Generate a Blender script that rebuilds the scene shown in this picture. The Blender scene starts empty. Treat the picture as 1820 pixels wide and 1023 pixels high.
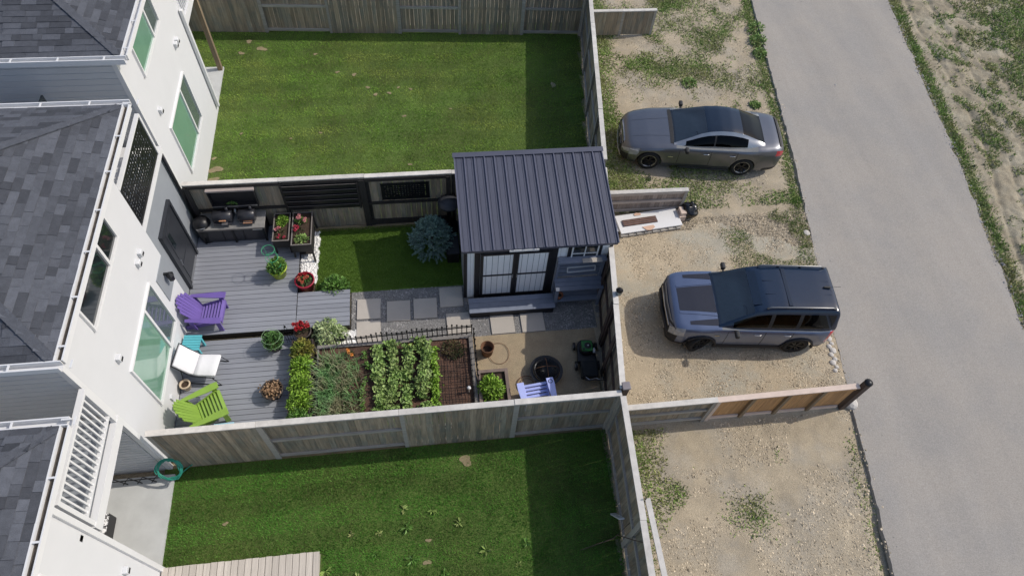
import bpy, bmesh, math, random
import numpy as np
from mathutils import Vector, Matrix, Euler
random.seed(7); rng = np.random.default_rng(7)
S = bpy.context.scene; COL = S.collection; D = bpy.data
R = math.radians

# ------------------------------------------------------------------ camera, sky, sun, exposure
cam = D.cameras.new('camera'); cam.sensor_width = 36; cam.lens = 24.0; cam.clip_end = 2000
co = D.objects.new('camera', cam); COL.objects.link(co); S.camera = co
RX = ((0.99145105, 0.06634245, -0.11235434), (-0.11650429, 0.83783143, -0.53335283), (0.05875007, 0.54188298, 0.83839803))
M = Matrix(RX).to_4x4(); M.translation = (0, 0, 15.6); co.matrix_world = M

SUNV = Vector((1.0, 0.15, 1.0)).normalized()
W = D.worlds.new('World'); S.world = W; W.use_nodes = True
nt = W.node_tree; sky = nt.nodes.new('ShaderNodeTexSky'); sky.sky_type = 'NISHITA'; sky.sun_disc = False; sky.dust_density = 2.0; sky.ozone_density = 1.0; sky.air_density = 1.0
sky.sun_elevation = math.asin(SUNV.z); sky.sun_rotation = math.atan2(SUNV.x, SUNV.y)
nt.links.new(sky.outputs[0], nt.nodes['Background'].inputs[0]); nt.nodes['Background'].inputs[1].default_value = 0.15
sl = D.lights.new('sun', 'SUN'); sl.energy = 2.9; sl.angle = R(0.53); sl.color = (1.0, 0.935, 0.84)
so = D.objects.new('sun', sl); COL.objects.link(so); so.rotation_euler = SUNV.to_track_quat('Z', 'Y').to_euler(); so.location = (30, 5, 30)
V = S.view_settings; V.view_transform = 'Standard'; V.look = 'None'; V.exposure = 0.0; V.gamma = 1.0; V.use_curve_mapping = False

# ------------------------------------------------------------------ materials
MAT = {}
def pm(name, col, rough=0.7, var=0.12, scale=6.0, bump=0.0, bscale=40.0, metal=0.0, rnd=0.0, island=0.0, grain=None,
       col2=None, c2scale=1.5, c2lo=0.45, c2hi=0.6, spec=0.4, coat=0.0, tint=None, speck=0.0, speckscale=150.0, ior=None, trans=0.0, obj=False, biso=False):
    """procedural surface: base colour with two noise octaves, optional second colour in patches, speckle, per-piece variation and bump"""
    m = D.materials.new(name); m.use_nodes = True; n = m.node_tree.nodes; l = m.node_tree.links
    b = n['Principled BSDF']; b.inputs['Roughness'].default_value = rough; b.inputs['Metallic'].default_value = metal
    b.inputs['Specular IOR Level'].default_value = spec; b.inputs['Coat Weight'].default_value = coat
    b.inputs['Coat Roughness'].default_value = 0.05
    if ior: b.inputs['IOR'].default_value = ior
    if trans: b.inputs['Transmission Weight'].default_value = trans
    geo = n.new('ShaderNodeNewGeometry'); tc = n.new('ShaderNodeTexCoord'); oi = n.new('ShaderNodeObjectInfo')
    pos = tc.outputs['Object'] if obj else geo.outputs['Position']
    off = n.new('ShaderNodeVectorMath'); off.operation = 'MULTIPLY_ADD'
    cmb = n.new('ShaderNodeCombineXYZ')
    for k in range(3): l.new(oi.outputs['Random'], cmb.inputs[k])
    off.inputs[1].default_value = (37, 51, 23) if rnd else (0, 0, 0)
    l.new(cmb.outputs[0], off.inputs[0]); l.new(pos, off.inputs[2])
    vec = off.outputs[0]
    def noise(sc, det=4.0, v=vec, rg=0.6):
        t = n.new('ShaderNodeTexNoise'); t.inputs['Scale'].default_value = sc; t.inputs['Detail'].default_value = det
        t.inputs['Roughness'].default_value = rg; l.new(v, t.inputs['Vector']); return t.outputs[0]
    gvec = vec
    if grain:
        gm = n.new('ShaderNodeVectorMath'); gm.operation = 'MULTIPLY'; gm.inputs[1].default_value = grain; l.new(vec, gm.inputs[0]); gvec = gm.outputs[0]
    def maprange(src, a0, a1, b0, b1):
        r = n.new('ShaderNodeMapRange'); l.new(src, r.inputs[0])
        for k, x in enumerate((a0, a1, b0, b1)): r.inputs[k + 1].default_value = x
        return r.outputs[0]
    cur = None
    if col2 is not None:
        mx = n.new('ShaderNodeMix'); mx.data_type = 'RGBA'; mx.inputs[6].default_value = (*col, 1); mx.inputs[7].default_value = (*col2, 1)
        l.new(maprange(noise(c2scale, 6.0, rg=0.68), c2lo, c2hi, 0, 1), mx.inputs[0]); cur = mx.outputs[2]
    else:
        rgb = n.new('ShaderNodeRGB'); rgb.outputs[0].default_value = (*col, 1); cur = rgb.outputs[0]
    f = maprange(noise(scale if not grain else 1.0, 5.0, gvec), 0.25, 0.75, 1 - var, 1 + var)
    def mul(a, bb):
        q = n.new('ShaderNodeMath'); q.operation = 'MULTIPLY'; l.new(a, q.inputs[0]); l.new(bb, q.inputs[1]); return q.outputs[0]
    if rnd: f = mul(f, maprange(oi.outputs['Random'], 0, 1, 1 - rnd, 1 + rnd))
    if island: f = mul(f, maprange(geo.outputs['Random Per Island'], 0, 1, 1 - island, 1 + island))
    if speck: f = mul(f, maprange(noise(speckscale, 2.0), 0.3, 0.7, 1 - speck, 1 + speck))
    vm = n.new('ShaderNodeVectorMath'); vm.operation = 'SCALE'; l.new(cur, vm.inputs[0]); l.new(f, vm.inputs['Scale'])
    l.new(vm.outputs[0], b.inputs['Base Color'])
    if bump:
        bp = n.new('ShaderNodeBump'); bp.inputs['Strength'].default_value = bump; bp.inputs['Distance'].default_value = 0.02
        l.new(noise(bscale if (biso or not grain) else 1.0, 6.0, vec if biso else gvec), bp.inputs['Height']); l.new(bp.outputs[0], b.inputs['Normal'])
    MAT[name] = m; return m

WALL = pm('white_render', (0.635, 0.64, 0.65), 0.75, 0.02, 2.0, bump=0.05, bscale=120)
SIDING = pm('white_siding', (0.60, 0.61, 0.625), 0.6, 0.03, 3.0, rnd=0.03)
TRIM = pm('white_trim', (0.70, 0.70, 0.70), 0.45, 0.02)
GREYWALL = pm('grey_cladding', (0.27, 0.29, 0.315), 0.6, 0.05, 3.0, rnd=0.03)
CONCRETE = pm('concrete', (0.50, 0.51, 0.50), 0.85, 0.10, 3.0, bump=0.15, bscale=60, speck=0.08)
SHINGLE = pm('shingle', (0.088, 0.094, 0.110), 0.95, 0.16, 9.0, bump=0.5, bscale=220, rnd=0.34, speck=0.3, speckscale=160, spec=0.2)
SHINGLEB = pm('shingle_bulk', (0.088, 0.094, 0.110), 0.95, 0.16, 9.0, bump=0.5, bscale=220, island=0.34, speck=0.3, speckscale=160, spec=0.2)
GUTIN = pm('gutter_debris', (0.10, 0.085, 0.07), 0.95, 0.5, 9.0, bump=0.5)
LAWNGLASS = pm('lawn_reflection_glass', (0.17, 0.33, 0.235), 0.04, 0.10, 1.2, spec=0.8, coat=0.6, ior=1.6)  # green mixes glass tint with the lawn's reflection, put into the base colour
GREYGLASS = pm('grey_glass', (0.10, 0.135, 0.13), 0.04, 0.15, 1.2, spec=0.8, coat=0.5, ior=1.6)
DARKGLASS = pm('dark_glass', (0.014, 0.02, 0.022), 0.04, 0.2, 1.0, spec=0.8, coat=0.5, ior=1.6)
BLACK = pm('black_paint', (0.016, 0.016, 0.019), 0.5, 0.15, 8.0)
BLACKM = pm('black_metal', (0.022, 0.023, 0.026), 0.38, 0.15, 8.0, metal=0.5)
DOORM = pm('dark_door', (0.030, 0.033, 0.040), 0.35, 0.12, 6.0)
STEEL = pm('steel', (0.45, 0.46, 0.47), 0.35, 0.1, 8.0, metal=0.9)
FWOOD = pm('weathered_board', (0.310, 0.252, 0.185), 0.85, 0.38, grain=(22, 22, 1.6), bump=0.35, rnd=0.22, col2=(0.235, 0.220, 0.180), c2scale=1.1)
FRAIL = pm('weathered_rail', (0.34, 0.32, 0.29), 0.85, 0.22, grain=(2.0, 2.0, 24), bump=0.3, rnd=0.12)
FCAP = pm('weathered_cap', (0.57, 0.545, 0.505), 0.8, 0.18, 5.0, bump=0.2, rnd=0.12)
FNEW = pm('cedar_board', (0.46, 0.26, 0.115), 0.8, 0.30, grain=(20, 20, 1.6), bump=0.3, rnd=0.18)
FPINK = pm('fresh_cap', (0.62, 0.50, 0.42), 0.8, 0.10, 5.0, rnd=0.05)
FDARK = pm('black_stain', (0.030, 0.027, 0.026), 0.7, 0.35, grain=(16, 16, 2), bump=0.2, rnd=0.15)
FBROWN = pm('brown_stain', (0.065, 0.045, 0.038), 0.7, 0.35, grain=(16, 16, 2), bump=0.2, rnd=0.15)
POSTW = pm('post_wood', (0.22, 0.165, 0.105), 0.8, 0.3, grain=(20, 20, 1.5), bump=0.25)
DECKM = pm('grey_decking', (0.245, 0.258, 0.292), 0.65, 0.13, grain=(1.2, 30, 30), bump=0.15, rnd=0.07)
PALEDECK = pm('pale_decking', (0.50, 0.455, 0.40), 0.75, 0.18, grain=(30, 1.2, 30), bump=0.15, rnd=0.1)
SHEDROOF = pm('steel_roofing', (0.072, 0.077, 0.108), 0.45, 0.14, 1.1, rnd=0.03, spec=0.5)
SHEDRIB = pm('steel_roofing_highlight', (0.115, 0.120, 0.165), 0.34, 0.06, 1.5, spec=0.5)  # same steel in a lighter colour, painting the highlight lines along the ribs
SHEDWALL = pm('pale_shed_panel', (0.86, 0.865, 0.87), 0.6, 0.04, 3.0, rnd=0.03)
SHEDBLUE = pm('slate_blue_paint', (0.20, 0.225, 0.285), 0.6, 0.12, 5.0, rnd=0.1)
BLACKPL = pm('black_plastic', (0.012, 0.012, 0.014), 0.4, 0.1)

# ------------------------------------------------------------------ mesh helpers
class MB:
    def __init__(s): s.v = []; s.f = []
    def add(s, vs, fs):
        o = len(s.v); s.v += [tuple(v) for v in vs]; s.f += [tuple(i + o for i in f) for f in fs]
    def box(s, c, d, rz=0.0, rx=0.0, ry=0.0):
        m = Euler((rx, ry, rz)).to_matrix(); x, y, z = d[0] / 2, d[1] / 2, d[2] / 2; c = Vector(c)
        vs = [c + m @ Vector((a * x, b * y, e * z)) for e in (-1, 1) for b in (-1, 1) for a in (-1, 1)]
        s.add(vs, [(0, 2, 3, 1), (4, 5, 7, 6), (0, 1, 5, 4), (2, 6, 7, 3), (0, 4, 6, 2), (1, 3, 7, 5)]); return s
    def beam(s, p0, p1, w, h, up=(0, 0, 1)):
        p0 = Vector(p0); p1 = Vector(p1); d = (p1 - p0).normalized(); u = Vector(up)
        if abs(d.dot(u)) > 0.98: u = Vector((0, 1, 0))
        a = d.cross(u).normalized() * w / 2; b = a.cross(d).normalized() * h / 2
        vs = [p + i * a + j * b for p in (p0, p1) for i, j in ((-1, -1), (1, -1), (1, 1), (-1, 1))]
        s.add(vs, [(0, 1, 2, 3), (7, 6, 5, 4), (0, 4, 5, 1), (1, 5, 6, 2), (2, 6, 7, 3), (3, 7, 4, 0)]); return s
    def tube(s, pts, r, n=8, closed=False):
        pts = [Vector(p) for p in pts]; N = len(pts); o = len(s.v); rings = []
        for i, p in enumerate(pts):
            a = pts[i - 1] if (i or closed) else p; b = pts[(i + 1) % N] if (i < N - 1 or closed) else p
            d = (b - a).normalized(); u = Vector((0, 0, 1)) if abs(d.z) < 0.9 else Vector((1, 0, 0))
            x = d.cross(u).normalized(); y = x.cross(d); rr = r[i] if isinstance(r, (list, tuple)) else r
            s.v += [tuple(p + (x * math.cos(t) + y * math.sin(t)) * rr) for t in [k * 2 * math.pi / n for k in range(n)]]
        for i in range(N if closed else N - 1):
            j = (i + 1) % N
            for k in range(n): s.f.append((o + i * n + k, o + i * n + (k + 1) % n, o + j * n + (k + 1) % n, o + j * n + k))
        if not closed: s.f.append(tuple(o + k for k in range(n))[::-1]); s.f.append(tuple(o + (N - 1) * n + k for k in range(n)))
        return s
    def lathe(s, prof, n=24, c=(0, 0, 0), cap=True):
        o = len(s.v)
        for r, z in prof: s.v += [(c[0] + r * math.cos(k * 2 * math.pi / n), c[1] + r * math.sin(k * 2 * math.pi / n), c[2] + z) for k in range(n)]
        for i in range(len(prof) - 1):
            for k in range(n): s.f.append((o + i * n + k, o + i * n + (k + 1) % n, o + (i + 1) * n + (k + 1) % n, o + (i + 1) * n + k))
        if cap: s.f.append(tuple(o + k for k in range(n))[::-1]); s.f.append(tuple(o + (len(prof) - 1) * n + k for k in range(n)))
        return s
    def prism(s, poly, z0, z1):
        n = len(poly); s.add([(x, y, z0) for x, y in poly] + [(x, y, z1) for x, y in poly],
            [tuple(range(n))[::-1], tuple(range(n, 2 * n))] + [(i, (i + 1) % n, n + (i + 1) % n, n + i) for i in range(n)]); return s
    def mesh(s, name, mat, smooth=False):
        me = D.meshes.new(name); me.from_pydata(s.v, [], s.f); me.materials.append(mat)
        if smooth: me.polygons.foreach_set('use_smooth', [True] * len(me.polygons))
        me.update(); return me
    def build(s, name, mat, parent=None, smooth=False, loc=None, bevel=0.0, rot=None):
        o = D.objects.new(name, s.mesh(name, mat, smooth)); COL.objects.link(o); o.parent = parent
        if loc: o.location = loc
        if rot: o.rotation_euler = rot
        if bevel:
            bv = o.modifiers.new('bevel', 'BEVEL'); bv.width = bevel; bv.segments = 2; bv.limit_method = 'ANGLE'
        return o
def tag(o, label, cat=None, group=None, kind=None):
    if label: o['label'] = label
    if cat: o['category'] = cat
    if group: o['group'] = group
    if kind: o['kind'] = kind
    return o
def thing(name, label, cat, loc=(0, 0, 0), rz=0.0, group=None):
    o = D.objects.new(name, None); o.empty_display_size = 0.2; COL.objects.link(o); o.location = loc; o.rotation_euler = (0, 0, rz)
    return tag(o, label, cat, group)
def inst(name, me, parent=None, loc=(0, 0, 0), rot=(0, 0, 0), sc=(1, 1, 1)):
    o = D.objects.new(name, me); COL.objects.link(o); o.parent = parent; o.location = loc; o.rotation_euler = rot; o.scale = sc; return o
UNIT = {}
def unit(mat):
    if mat.name not in UNIT: UNIT[mat.name] = MB().box((0, 0, 0), (1, 1, 1)).mesh('piece_' + mat.name, mat)
    return UNIT[mat.name]
def piece(name, mat, parent, c, d, rot=(0, 0, 0)):
    return inst(name, unit(mat), parent, c, rot, d)
def raw(name, V3, F, mat, parent=None, smooth=False):
    """mesh from numpy arrays: V3 (n,3), F (m,k) with constant k"""
    me = D.meshes.new(name); V3 = np.asarray(V3, np.float32); F = np.asarray(F, np.int32); k = F.shape[1]
    me.vertices.add(len(V3)); me.vertices.foreach_set('co', V3.ravel())
    me.loops.add(F.size); me.loops.foreach_set('vertex_index', F.ravel())
    me.polygons.add(len(F)); me.polygons.foreach_set('loop_start', np.arange(0, F.size, k, dtype=np.int32))
    me.polygons.foreach_set('loop_total', np.full(len(F), k, np.int32))
    me.polygons.foreach_set('use_smooth', np.full(len(F), bool(smooth)))
    me.materials.append(mat); me.update(calc_edges=True); me.validate()
    o = D.objects.new(name, me); COL.objects.link(o); o.parent = parent; return o
# ------------------------------------------------------------------ setting: ground, lane, lawns
def fbm(x, y, sc, seed=0, octv=4):
    x = np.asarray(x, float) * sc; y = np.asarray(y, float) * sc; r = np.random.default_rng(seed); out = 0; amp = 1; tot = 0
    for o in range(octv):
        T = r.random((64, 64)); xi = np.floor(x).astype(int); yi = np.floor(y).astype(int); fx = x - xi; fy = y - yi
        fx = fx * fx * (3 - 2 * fx); fy = fy * fy * (3 - 2 * fy); a = T[xi % 64, yi % 64]; b = T[(xi + 1) % 64, yi % 64]; c = T[xi % 64, (yi + 1) % 64]; d = T[(xi + 1) % 64, (yi + 1) % 64]
        out = out + amp * ((a * (1 - fx) + b * fx) * (1 - fy) + (c * (1 - fx) + d * fx) * fy); tot += amp; amp *= 0.5; x = x * 2.03 + 11; y = y * 2.03 + 5
    return out / tot
LLY = np.array([-8, -2, 3.1, 7.83, 15.16, 22.39, 30, 60.]); LLX = np.array([8.3, 9.15, 9.85, 10.59, 11.87, 12.91, 14.0, 18.5])
LRY = np.array([-8, -2, 2, 7.37, 13.7, 22.2, 30, 60.]); LRX = np.array([13.8, 14.6, 15.2, 16.02, 17.2, 18.47, 19.7, 24.0])
laneL = lambda y: np.interp(y, LLY, LLX)
laneR = lambda y: np.interp(y, LRY, LRX)
def fenceX(y): y = np.asarray(y, float); return np.where(y > 5.75, 3.93 + 0.13 * (y - 5.75), 3.93 + 0.06 * (y - 5.75))

DIRT = pm('dirt', (0.375, 0.315, 0.225), 0.95, 0.20, 1.6, bump=0.6, bscale=45, col2=(0.34, 0.30, 0.235), c2scale=0.7, speck=0.28, speckscale=55)
FIELD = pm('field_dirt', (0.285, 0.245, 0.175), 0.95, 0.28, 1.4, bump=0.7, bscale=35, col2=(0.335, 0.30, 0.225), c2scale=0.8, speck=0.3, speckscale=40)
GRAVEL = pm('gravel', (0.425, 0.352, 0.248), 0.95, 0.14, 1.2, bump=0.6, bscale=70, speck=0.30, speckscale=55, col2=(0.375, 0.345, 0.275), c2scale=0.5)
ASPH = pm('asphalt', (0.350, 0.322, 0.288), 0.95, 0.075, 0.8, grain=(1.1, 0.10, 1.0), biso=True, bump=0.5, bscale=60, speck=0.13, speckscale=38, col2=(0.312, 0.295, 0.274), c2scale=0.35, c2lo=0.4, c2hi=0.62, spec=0.08)
LAWNS = pm('lawn_soil', (0.085, 0.135, 0.028), 0.95, 0.35, 0.9, bump=0.8, bscale=50, speck=0.4, speckscale=60, col2=(0.075, 0.105, 0.024), c2scale=0.5)
BARE = pm('bare_soil', (0.26, 0.21, 0.125), 0.95, 0.25, 3.0, bump=0.5, speck=0.3)
STONE = pm('pebble', (0.48, 0.405, 0.295), 0.85, 0.1, 5.0, island=0.5)
GREYST = pm('grey_chip', (0.30, 0.29, 0.28), 0.85, 0.1, 5.0, island=0.45)
WHITEST = pm('white_pebble', (0.80, 0.79, 0.77), 0.7, 0.06, 5.0, island=0.15)
GREYGR = pm('grey_gravel', (0.20, 0.195, 0.19), 0.95, 0.15, 3.0, bump=0.9, bscale=60, speck=0.45, speckscale=60)
SAND = pm('sand', (0.36, 0.282, 0.185), 0.95, 0.18, 2.0, bump=0.6, bscale=45, speck=0.28, speckscale=80, col2=(0.34, 0.275, 0.18), c2scale=1.2)
TURFM = pm('turf_base', (0.095, 0.165, 0.026), 0.9, 0.15, 3.0, bump=0.5, bscale=90)

def sheet(name, x0, x1, y0, y1, step, zf, mat, keep=None):
    xs = np.arange(x0, x1 + 1e-6, step); ys = np.arange(y0, y1 + 1e-6, step); X, Y = np.meshgrid(xs, ys); Z = zf(X, Y)
    nx, ny = len(xs), len(ys); i = np.arange(nx * ny).reshape(ny, nx)
    F = np.stack([i[:-1, :-1], i[:-1, 1:], i[1:, 1:], i[1:, :-1]], -1).reshape(-1, 4)
    if keep is not None:
        k = keep(X, Y); k = k[:-1, :-1] & k[1:, 1:] & k[:-1, 1:] & k[1:, :-1]; F = F[k.ravel()]
    return tag(raw(name, np.stack([X, Y, Z], -1).reshape(-1, 3), F, mat, smooth=True), None, None, None, 'structure')
tag(MB().add([(-300, -300, -0.12), (300, -300, -0.12), (300, 300, -0.12), (-300, 300, -0.12)], [(0, 1, 2, 3)]) or 0, None) if False else None
g = MB(); g.add([(-300, -300, -0.12), (300, -300, -0.12), (300, 300, -0.12), (-300, 300, -0.12)], [(0, 1, 2, 3)])
tag(g.build('ground', DIRT), None, None, None, 'structure')
def zdirt(X, Y): return -0.045 + 0.06 * fbm(X, Y, 0.9, 3) + 0.03 * (fbm(X, Y, 5, 9) - 0.5) - 0.03 * np.exp(-((X - laneL(Y)) / 0.25) ** 2) - 0.14 * np.exp(-((X - laneL(Y) + 0.10) / 0.10) ** 2) * np.clip((3.6 - Y) / 0.9, 0, 1)
sheet('dirt_lot', 3.4, 14.4, -3, 27, 0.1, zdirt, DIRT, keep=lambda X, Y: (X < laneL(Y) + 0.3))
sheet('gravel_drive', 4.0, 11.6, 5.8, 12.2, 0.1, lambda X, Y: 0.012 + 0.03 * fbm(X, Y, 3, 21), GRAVEL,
      keep=lambda X, Y: (X < laneL(Y) + 0.1) & (X > fenceX(Y) - 0.2) & (Y < 12.1 - 0.9 * fbm(X, Y, 1.1, 4) - np.clip((X - 8.5) * 0.35, 0, 1.2)))
def zfield(X, Y):
    d = X - laneR(Y); rut = np.exp(-((d - 1.05 - 0.25 * np.sin(Y * 0.5)) / 0.09) ** 2) + 0.9 * np.exp(-((d - 1.85 - 0.3 * np.sin(Y * 0.4 + 1)) / 0.10) ** 2)
    return -0.03 + 0.20 * (fbm(X, Y, 0.35, 31) - 0.45) * np.clip(d / 2, 0, 1) + 0.10 * (fbm(X, Y, 4.5, 8) - 0.5) + 0.06 * (fbm(X, Y, 11, 18, 2) - 0.5) * np.clip(d * 2, 0, 1) - 0.055 * rut * (fbm(X, Y, 0.6, 77) > 0.32)
sheet('field', 14, 28, 2, 27, 0.06, zfield, FIELD, keep=lambda X, Y: X > laneR(Y) - 0.25)
ys = np.arange(-8, 60, 0.12); jl = laneL(ys) + 0.10 * (fbm(ys, ys * 0, 2.2, 5) - 0.5) + 0.05 * (fbm(ys, ys * 0, 9, 6) - 0.5); jr = laneR(ys) + 0.16 * (fbm(ys, ys * 0, 1.7, 15) - 0.5) + 0.06 * (fbm(ys, ys * 0, 8, 6) - 0.5)
n = len(ys); vv = []
for k, t in enumerate(np.linspace(0, 1, 9)):
    vv.append(np.stack([jl * (1 - t) + jr * t, ys, 0.035 + 0.012 * 4 * t * (1 - t) * 0.5 + 0 * ys], -1))
vv = [np.stack([jl - 0.03, ys, ys * 0 - 0.06], -1)] + vv + [np.stack([jr + 0.03, ys, ys * 0 - 0.06], -1)]
VV = np.stack(vv, 1); i = np.arange(n * 11).reshape(n, 11); F = np.stack([i[:-1, :-1], i[:-1, 1:], i[1:, 1:], i[1:, :-1]], -1).reshape(-1, 4)
tag(raw('lane', VV.reshape(-1, 3), F, ASPH), None, None, None, 'structure')
sheet('north_lawn', -12, 6.3, 12.42, 21.4, 0.15, lambda X, Y: 0.0 + 0.02 * fbm(X, Y, 2, 40), LAWNS, keep=lambda X, Y: X < fenceX(Y) - 0.02)
sheet('south_lawn', -6.3, 4.0, -3, 5.72, 0.15, lambda X, Y: 0.0 + 0.02 * fbm(X, Y, 2, 41), LAWNS, keep=lambda X, Y: X < fenceX(Y) - 0.02)
sheet('yard_soil', -6.2, 4.8, 5.6, 12.5, 0.2, lambda X, Y: -0.01 + 0 * X, BARE, keep=lambda X, Y: X < fenceX(Y) + 0.05)
sheet('turf_lawn', -3.15, 0.9, 10.1, 12.3, 0.15, lambda X, Y: 0.03 + 0 * X, TURFM)
sheet('gravel_path', -2.2, 4.45, 8.5, 10.13, 0.1, lambda X, Y: 0.012 + 0.02 * fbm(X, Y, 6, 51), GREYGR)
sheet('sand_patio', 0.85, 4.3, 5.8, 8.5, 0.1, lambda X, Y: 0.006 + 0.025 * fbm(X, Y, 2.5, 52), SAND, keep=lambda X, Y: X < fenceX(Y) - 0.05)

def camproj(P):
    P = np.asarray(P, float) - np.array([0, 0, 15.6]); A = np.array(RX); c = P @ A; return 910 + 1213 * c[..., 0] / -c[..., 2], 511.5 - 1213 * c[..., 1] / -c[..., 2]
def inview(P, m=170):
    u, v = camproj(P); return (u > -m) & (u < 1820 + m) & (v > -m) & (v < 1023 + m)
def blades(name, n, bounds, mask, h, w, mat, label, cat, zf=None, lean=0.6, parent=None, stripe=None):
    x0, x1, y0, y1 = bounds; x = rng.uniform(x0, x1, n); y = rng.uniform(y0, y1, n)
    k = mask(x, y) & inview(np.stack([x, y, 0 * x], -1)); x = x[k]; y = y[k]; n = len(x)
    z = zf(x, y) if zf else np.zeros(n); a = rng.uniform(0, 6.283, n); hh = h * rng.uniform(0.5, 1.3, n); ww = w * rng.uniform(0.6, 1.4, n)
    la = rng.uniform(0, 6.283, n) if not stripe else np.where(np.floor(y / stripe + 0.15 * np.sin(x * 0.8)) % 2 > 0, 0.0, np.pi) + rng.normal(0, 1.1, n); ll = hh * lean * rng.uniform(0.2, 1.3, n); B = np.stack([x, y, z - 0.004], -1); dx = np.stack([np.cos(a) * ww / 2, np.sin(a) * ww / 2, 0 * a], -1)
    T = B + np.stack([np.cos(la) * ll, np.sin(la) * ll, hh], -1); VV = np.stack([B - dx, B + dx, T], 1).reshape(-1, 3)
    o = raw(name, VV, np.arange(3 * n).reshape(-1, 3), mat, parent); return tag(o, label, cat, None, 'stuff')
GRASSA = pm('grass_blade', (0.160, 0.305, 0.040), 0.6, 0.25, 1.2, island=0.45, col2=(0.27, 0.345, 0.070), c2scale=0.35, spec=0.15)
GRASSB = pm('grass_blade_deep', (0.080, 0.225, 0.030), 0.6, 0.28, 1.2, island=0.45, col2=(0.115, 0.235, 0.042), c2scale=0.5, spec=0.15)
WEEDG = pm('weed_leaf', (0.205, 0.295, 0.08), 0.6, 0.3, 1.5, island=0.45, col2=(0.30, 0.31, 0.13), c2scale=0.7, spec=0.15)
TURFB = pm('turf_blade', (0.125, 0.225, 0.026), 0.55, 0.12, 3.0, island=0.22, spec=0.2)
SPOTS = [(-5.75, 20.6, .16), (-5.3, 20.2, .22), (-5.95, 20.0, .14), (-3.5, 19.85, .09), (-2.75, 18.9, .10), (-2.2, 18.75, .12), (-1.75, 18.1, .10), (-1.5, 17.75, .11), (-1.05, 17.8, .10), (-0.75, 18.05, .08), (-0.35, 17.95, .08), (-0.6, 16.7, .09), (0.9, 16.95, .06), (-3.2, 16.1, .07), (-0.5, 14.6, .08), (-0.9, 14.0, .09), (-5.6, 16.2, .07), (-4.1, 15.9, .06),
    (-6.2, 14.75, .26), (-6.22, 14.35, .2), (-5.9, 14.2, .16), (-6.3, 15.2, .1), (0.45, 5.25, .22), (-4.85, 4.35, .08), (-0.55, 3.1, .11), (-0.5, 3.55, .08)]
def worn(x, y):
    m = np.zeros(np.shape(x), bool); j = 0.6 + 0.9 * fbm(x, y, 7, 64, 3)
    for sx, sy, r in SPOTS: m |= ((x - sx) / 1.35) ** 2 + (y - sy) ** 2 < (r * j) ** 2 * (0.5 + rng.random(np.shape(x)))
    return m & (rng.random(np.shape(x)) < 0.62)
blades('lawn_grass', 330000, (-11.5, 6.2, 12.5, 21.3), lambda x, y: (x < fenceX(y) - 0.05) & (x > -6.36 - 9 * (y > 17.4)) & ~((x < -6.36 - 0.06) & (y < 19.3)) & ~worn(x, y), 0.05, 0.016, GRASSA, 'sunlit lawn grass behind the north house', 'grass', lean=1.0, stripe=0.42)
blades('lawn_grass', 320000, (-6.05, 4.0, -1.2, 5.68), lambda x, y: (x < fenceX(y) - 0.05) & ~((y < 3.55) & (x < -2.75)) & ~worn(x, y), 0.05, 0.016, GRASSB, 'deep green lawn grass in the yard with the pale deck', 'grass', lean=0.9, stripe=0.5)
blades('turf_grass', 90000, (-3.12, 0.88, 10.12, 12.28), lambda x, y: x < 9, 0.03, 0.012, TURFB, 'artificial turf rectangle between the deck and the shed', 'turf', zf=lambda x, y: 0.03 + 0 * x, lean=0.5)
pb = MB()
for sx, sy, r in SPOTS:
    k0 = len(pb.v); pb.v.append((sx, sy, 0.026))
    for q in range(14): a = q * 0.4488; rr = 0.5 * r * (1 + 0.28 * math.sin(2 * a + sx * 9) + 0.16 * math.sin(3 * a + sy * 7) + 0.06 * random.random()); pb.v.append((sx + 1.35 * rr * math.cos(a), sy + rr * math.sin(a), 0.024))
    for q in range(14): pb.f.append((k0, k0 + 1 + q, k0 + 1 + (q + 1) % 14))
tag(pb.build('worn_soil', BARE), 'tan worn spots showing through the two lawns', 'bare soil', None, 'stuff')
def northmask(x, y):
    d = x - fenceX(y); f = fbm(x, y, 0.75, 70); edge = np.exp(-((x - laneL(y) + 0.22) / 0.16) ** 2) * (fbm(x, y, 0.9, 12) > 0.42)
    south = y < 6; p = np.clip((np.where(south, 1.0, 1.75) + 2.0 * (f - 0.5) - d) / 0.8, 0, 1) * 0.75 + np.clip((f - np.where(south, 0.80, 0.50)) / 0.2, 0, 1) * 0.55 + edge * np.where(south, 0.15, 0.9) + 0.5 * np.exp(-((x - 6.9) ** 2 / 0.16 + (y - 3.4) ** 2 / 0.12)) * south + np.clip((y - 17.2) / 1.5, 0, 1) * np.clip((f - 0.36) / 0.2, 0, 1) * 0.5
    p *= ((y > 12.25) | (y < 5.6)) | (edge > 0.5); p *= np.where((np.abs(y - 13.0) < 1.2) & (d > 3.0), 1.0, 1.0)
    return (rng.random(len(x)) < p) & (x > fenceX(y) + 0.03) & (x < laneL(y) - 0.02)
blades('wild_grass', 260000, (4.8, 13.6, 12.3, 23.5), northmask, 0.05, 0.034, WEEDG, 'patchy wild grass on the dirt around the grey sedan', 'grass', zf=zdirt, lean=1.4)
blades('wild_grass', 150000, (3.6, 10.2, -1.0, 5.65), northmask, 0.05, 0.034, WEEDG, 'patchy wild grass on the dirt lot below the cedar fence', 'grass', zf=zdirt, lean=1.4)
def m3(x, y):
    f = fbm(x, y, 1.0, 71); p = np.clip((f - 0.52) / 0.1, 0, 1) * np.clip((x - 8.3) / 0.8, 0, 1) * np.clip((y - 9.3) / 1.0, 0, 1)
    return (rng.random(len(x)) < p) & (x < laneL(y) - 0.05)
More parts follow.
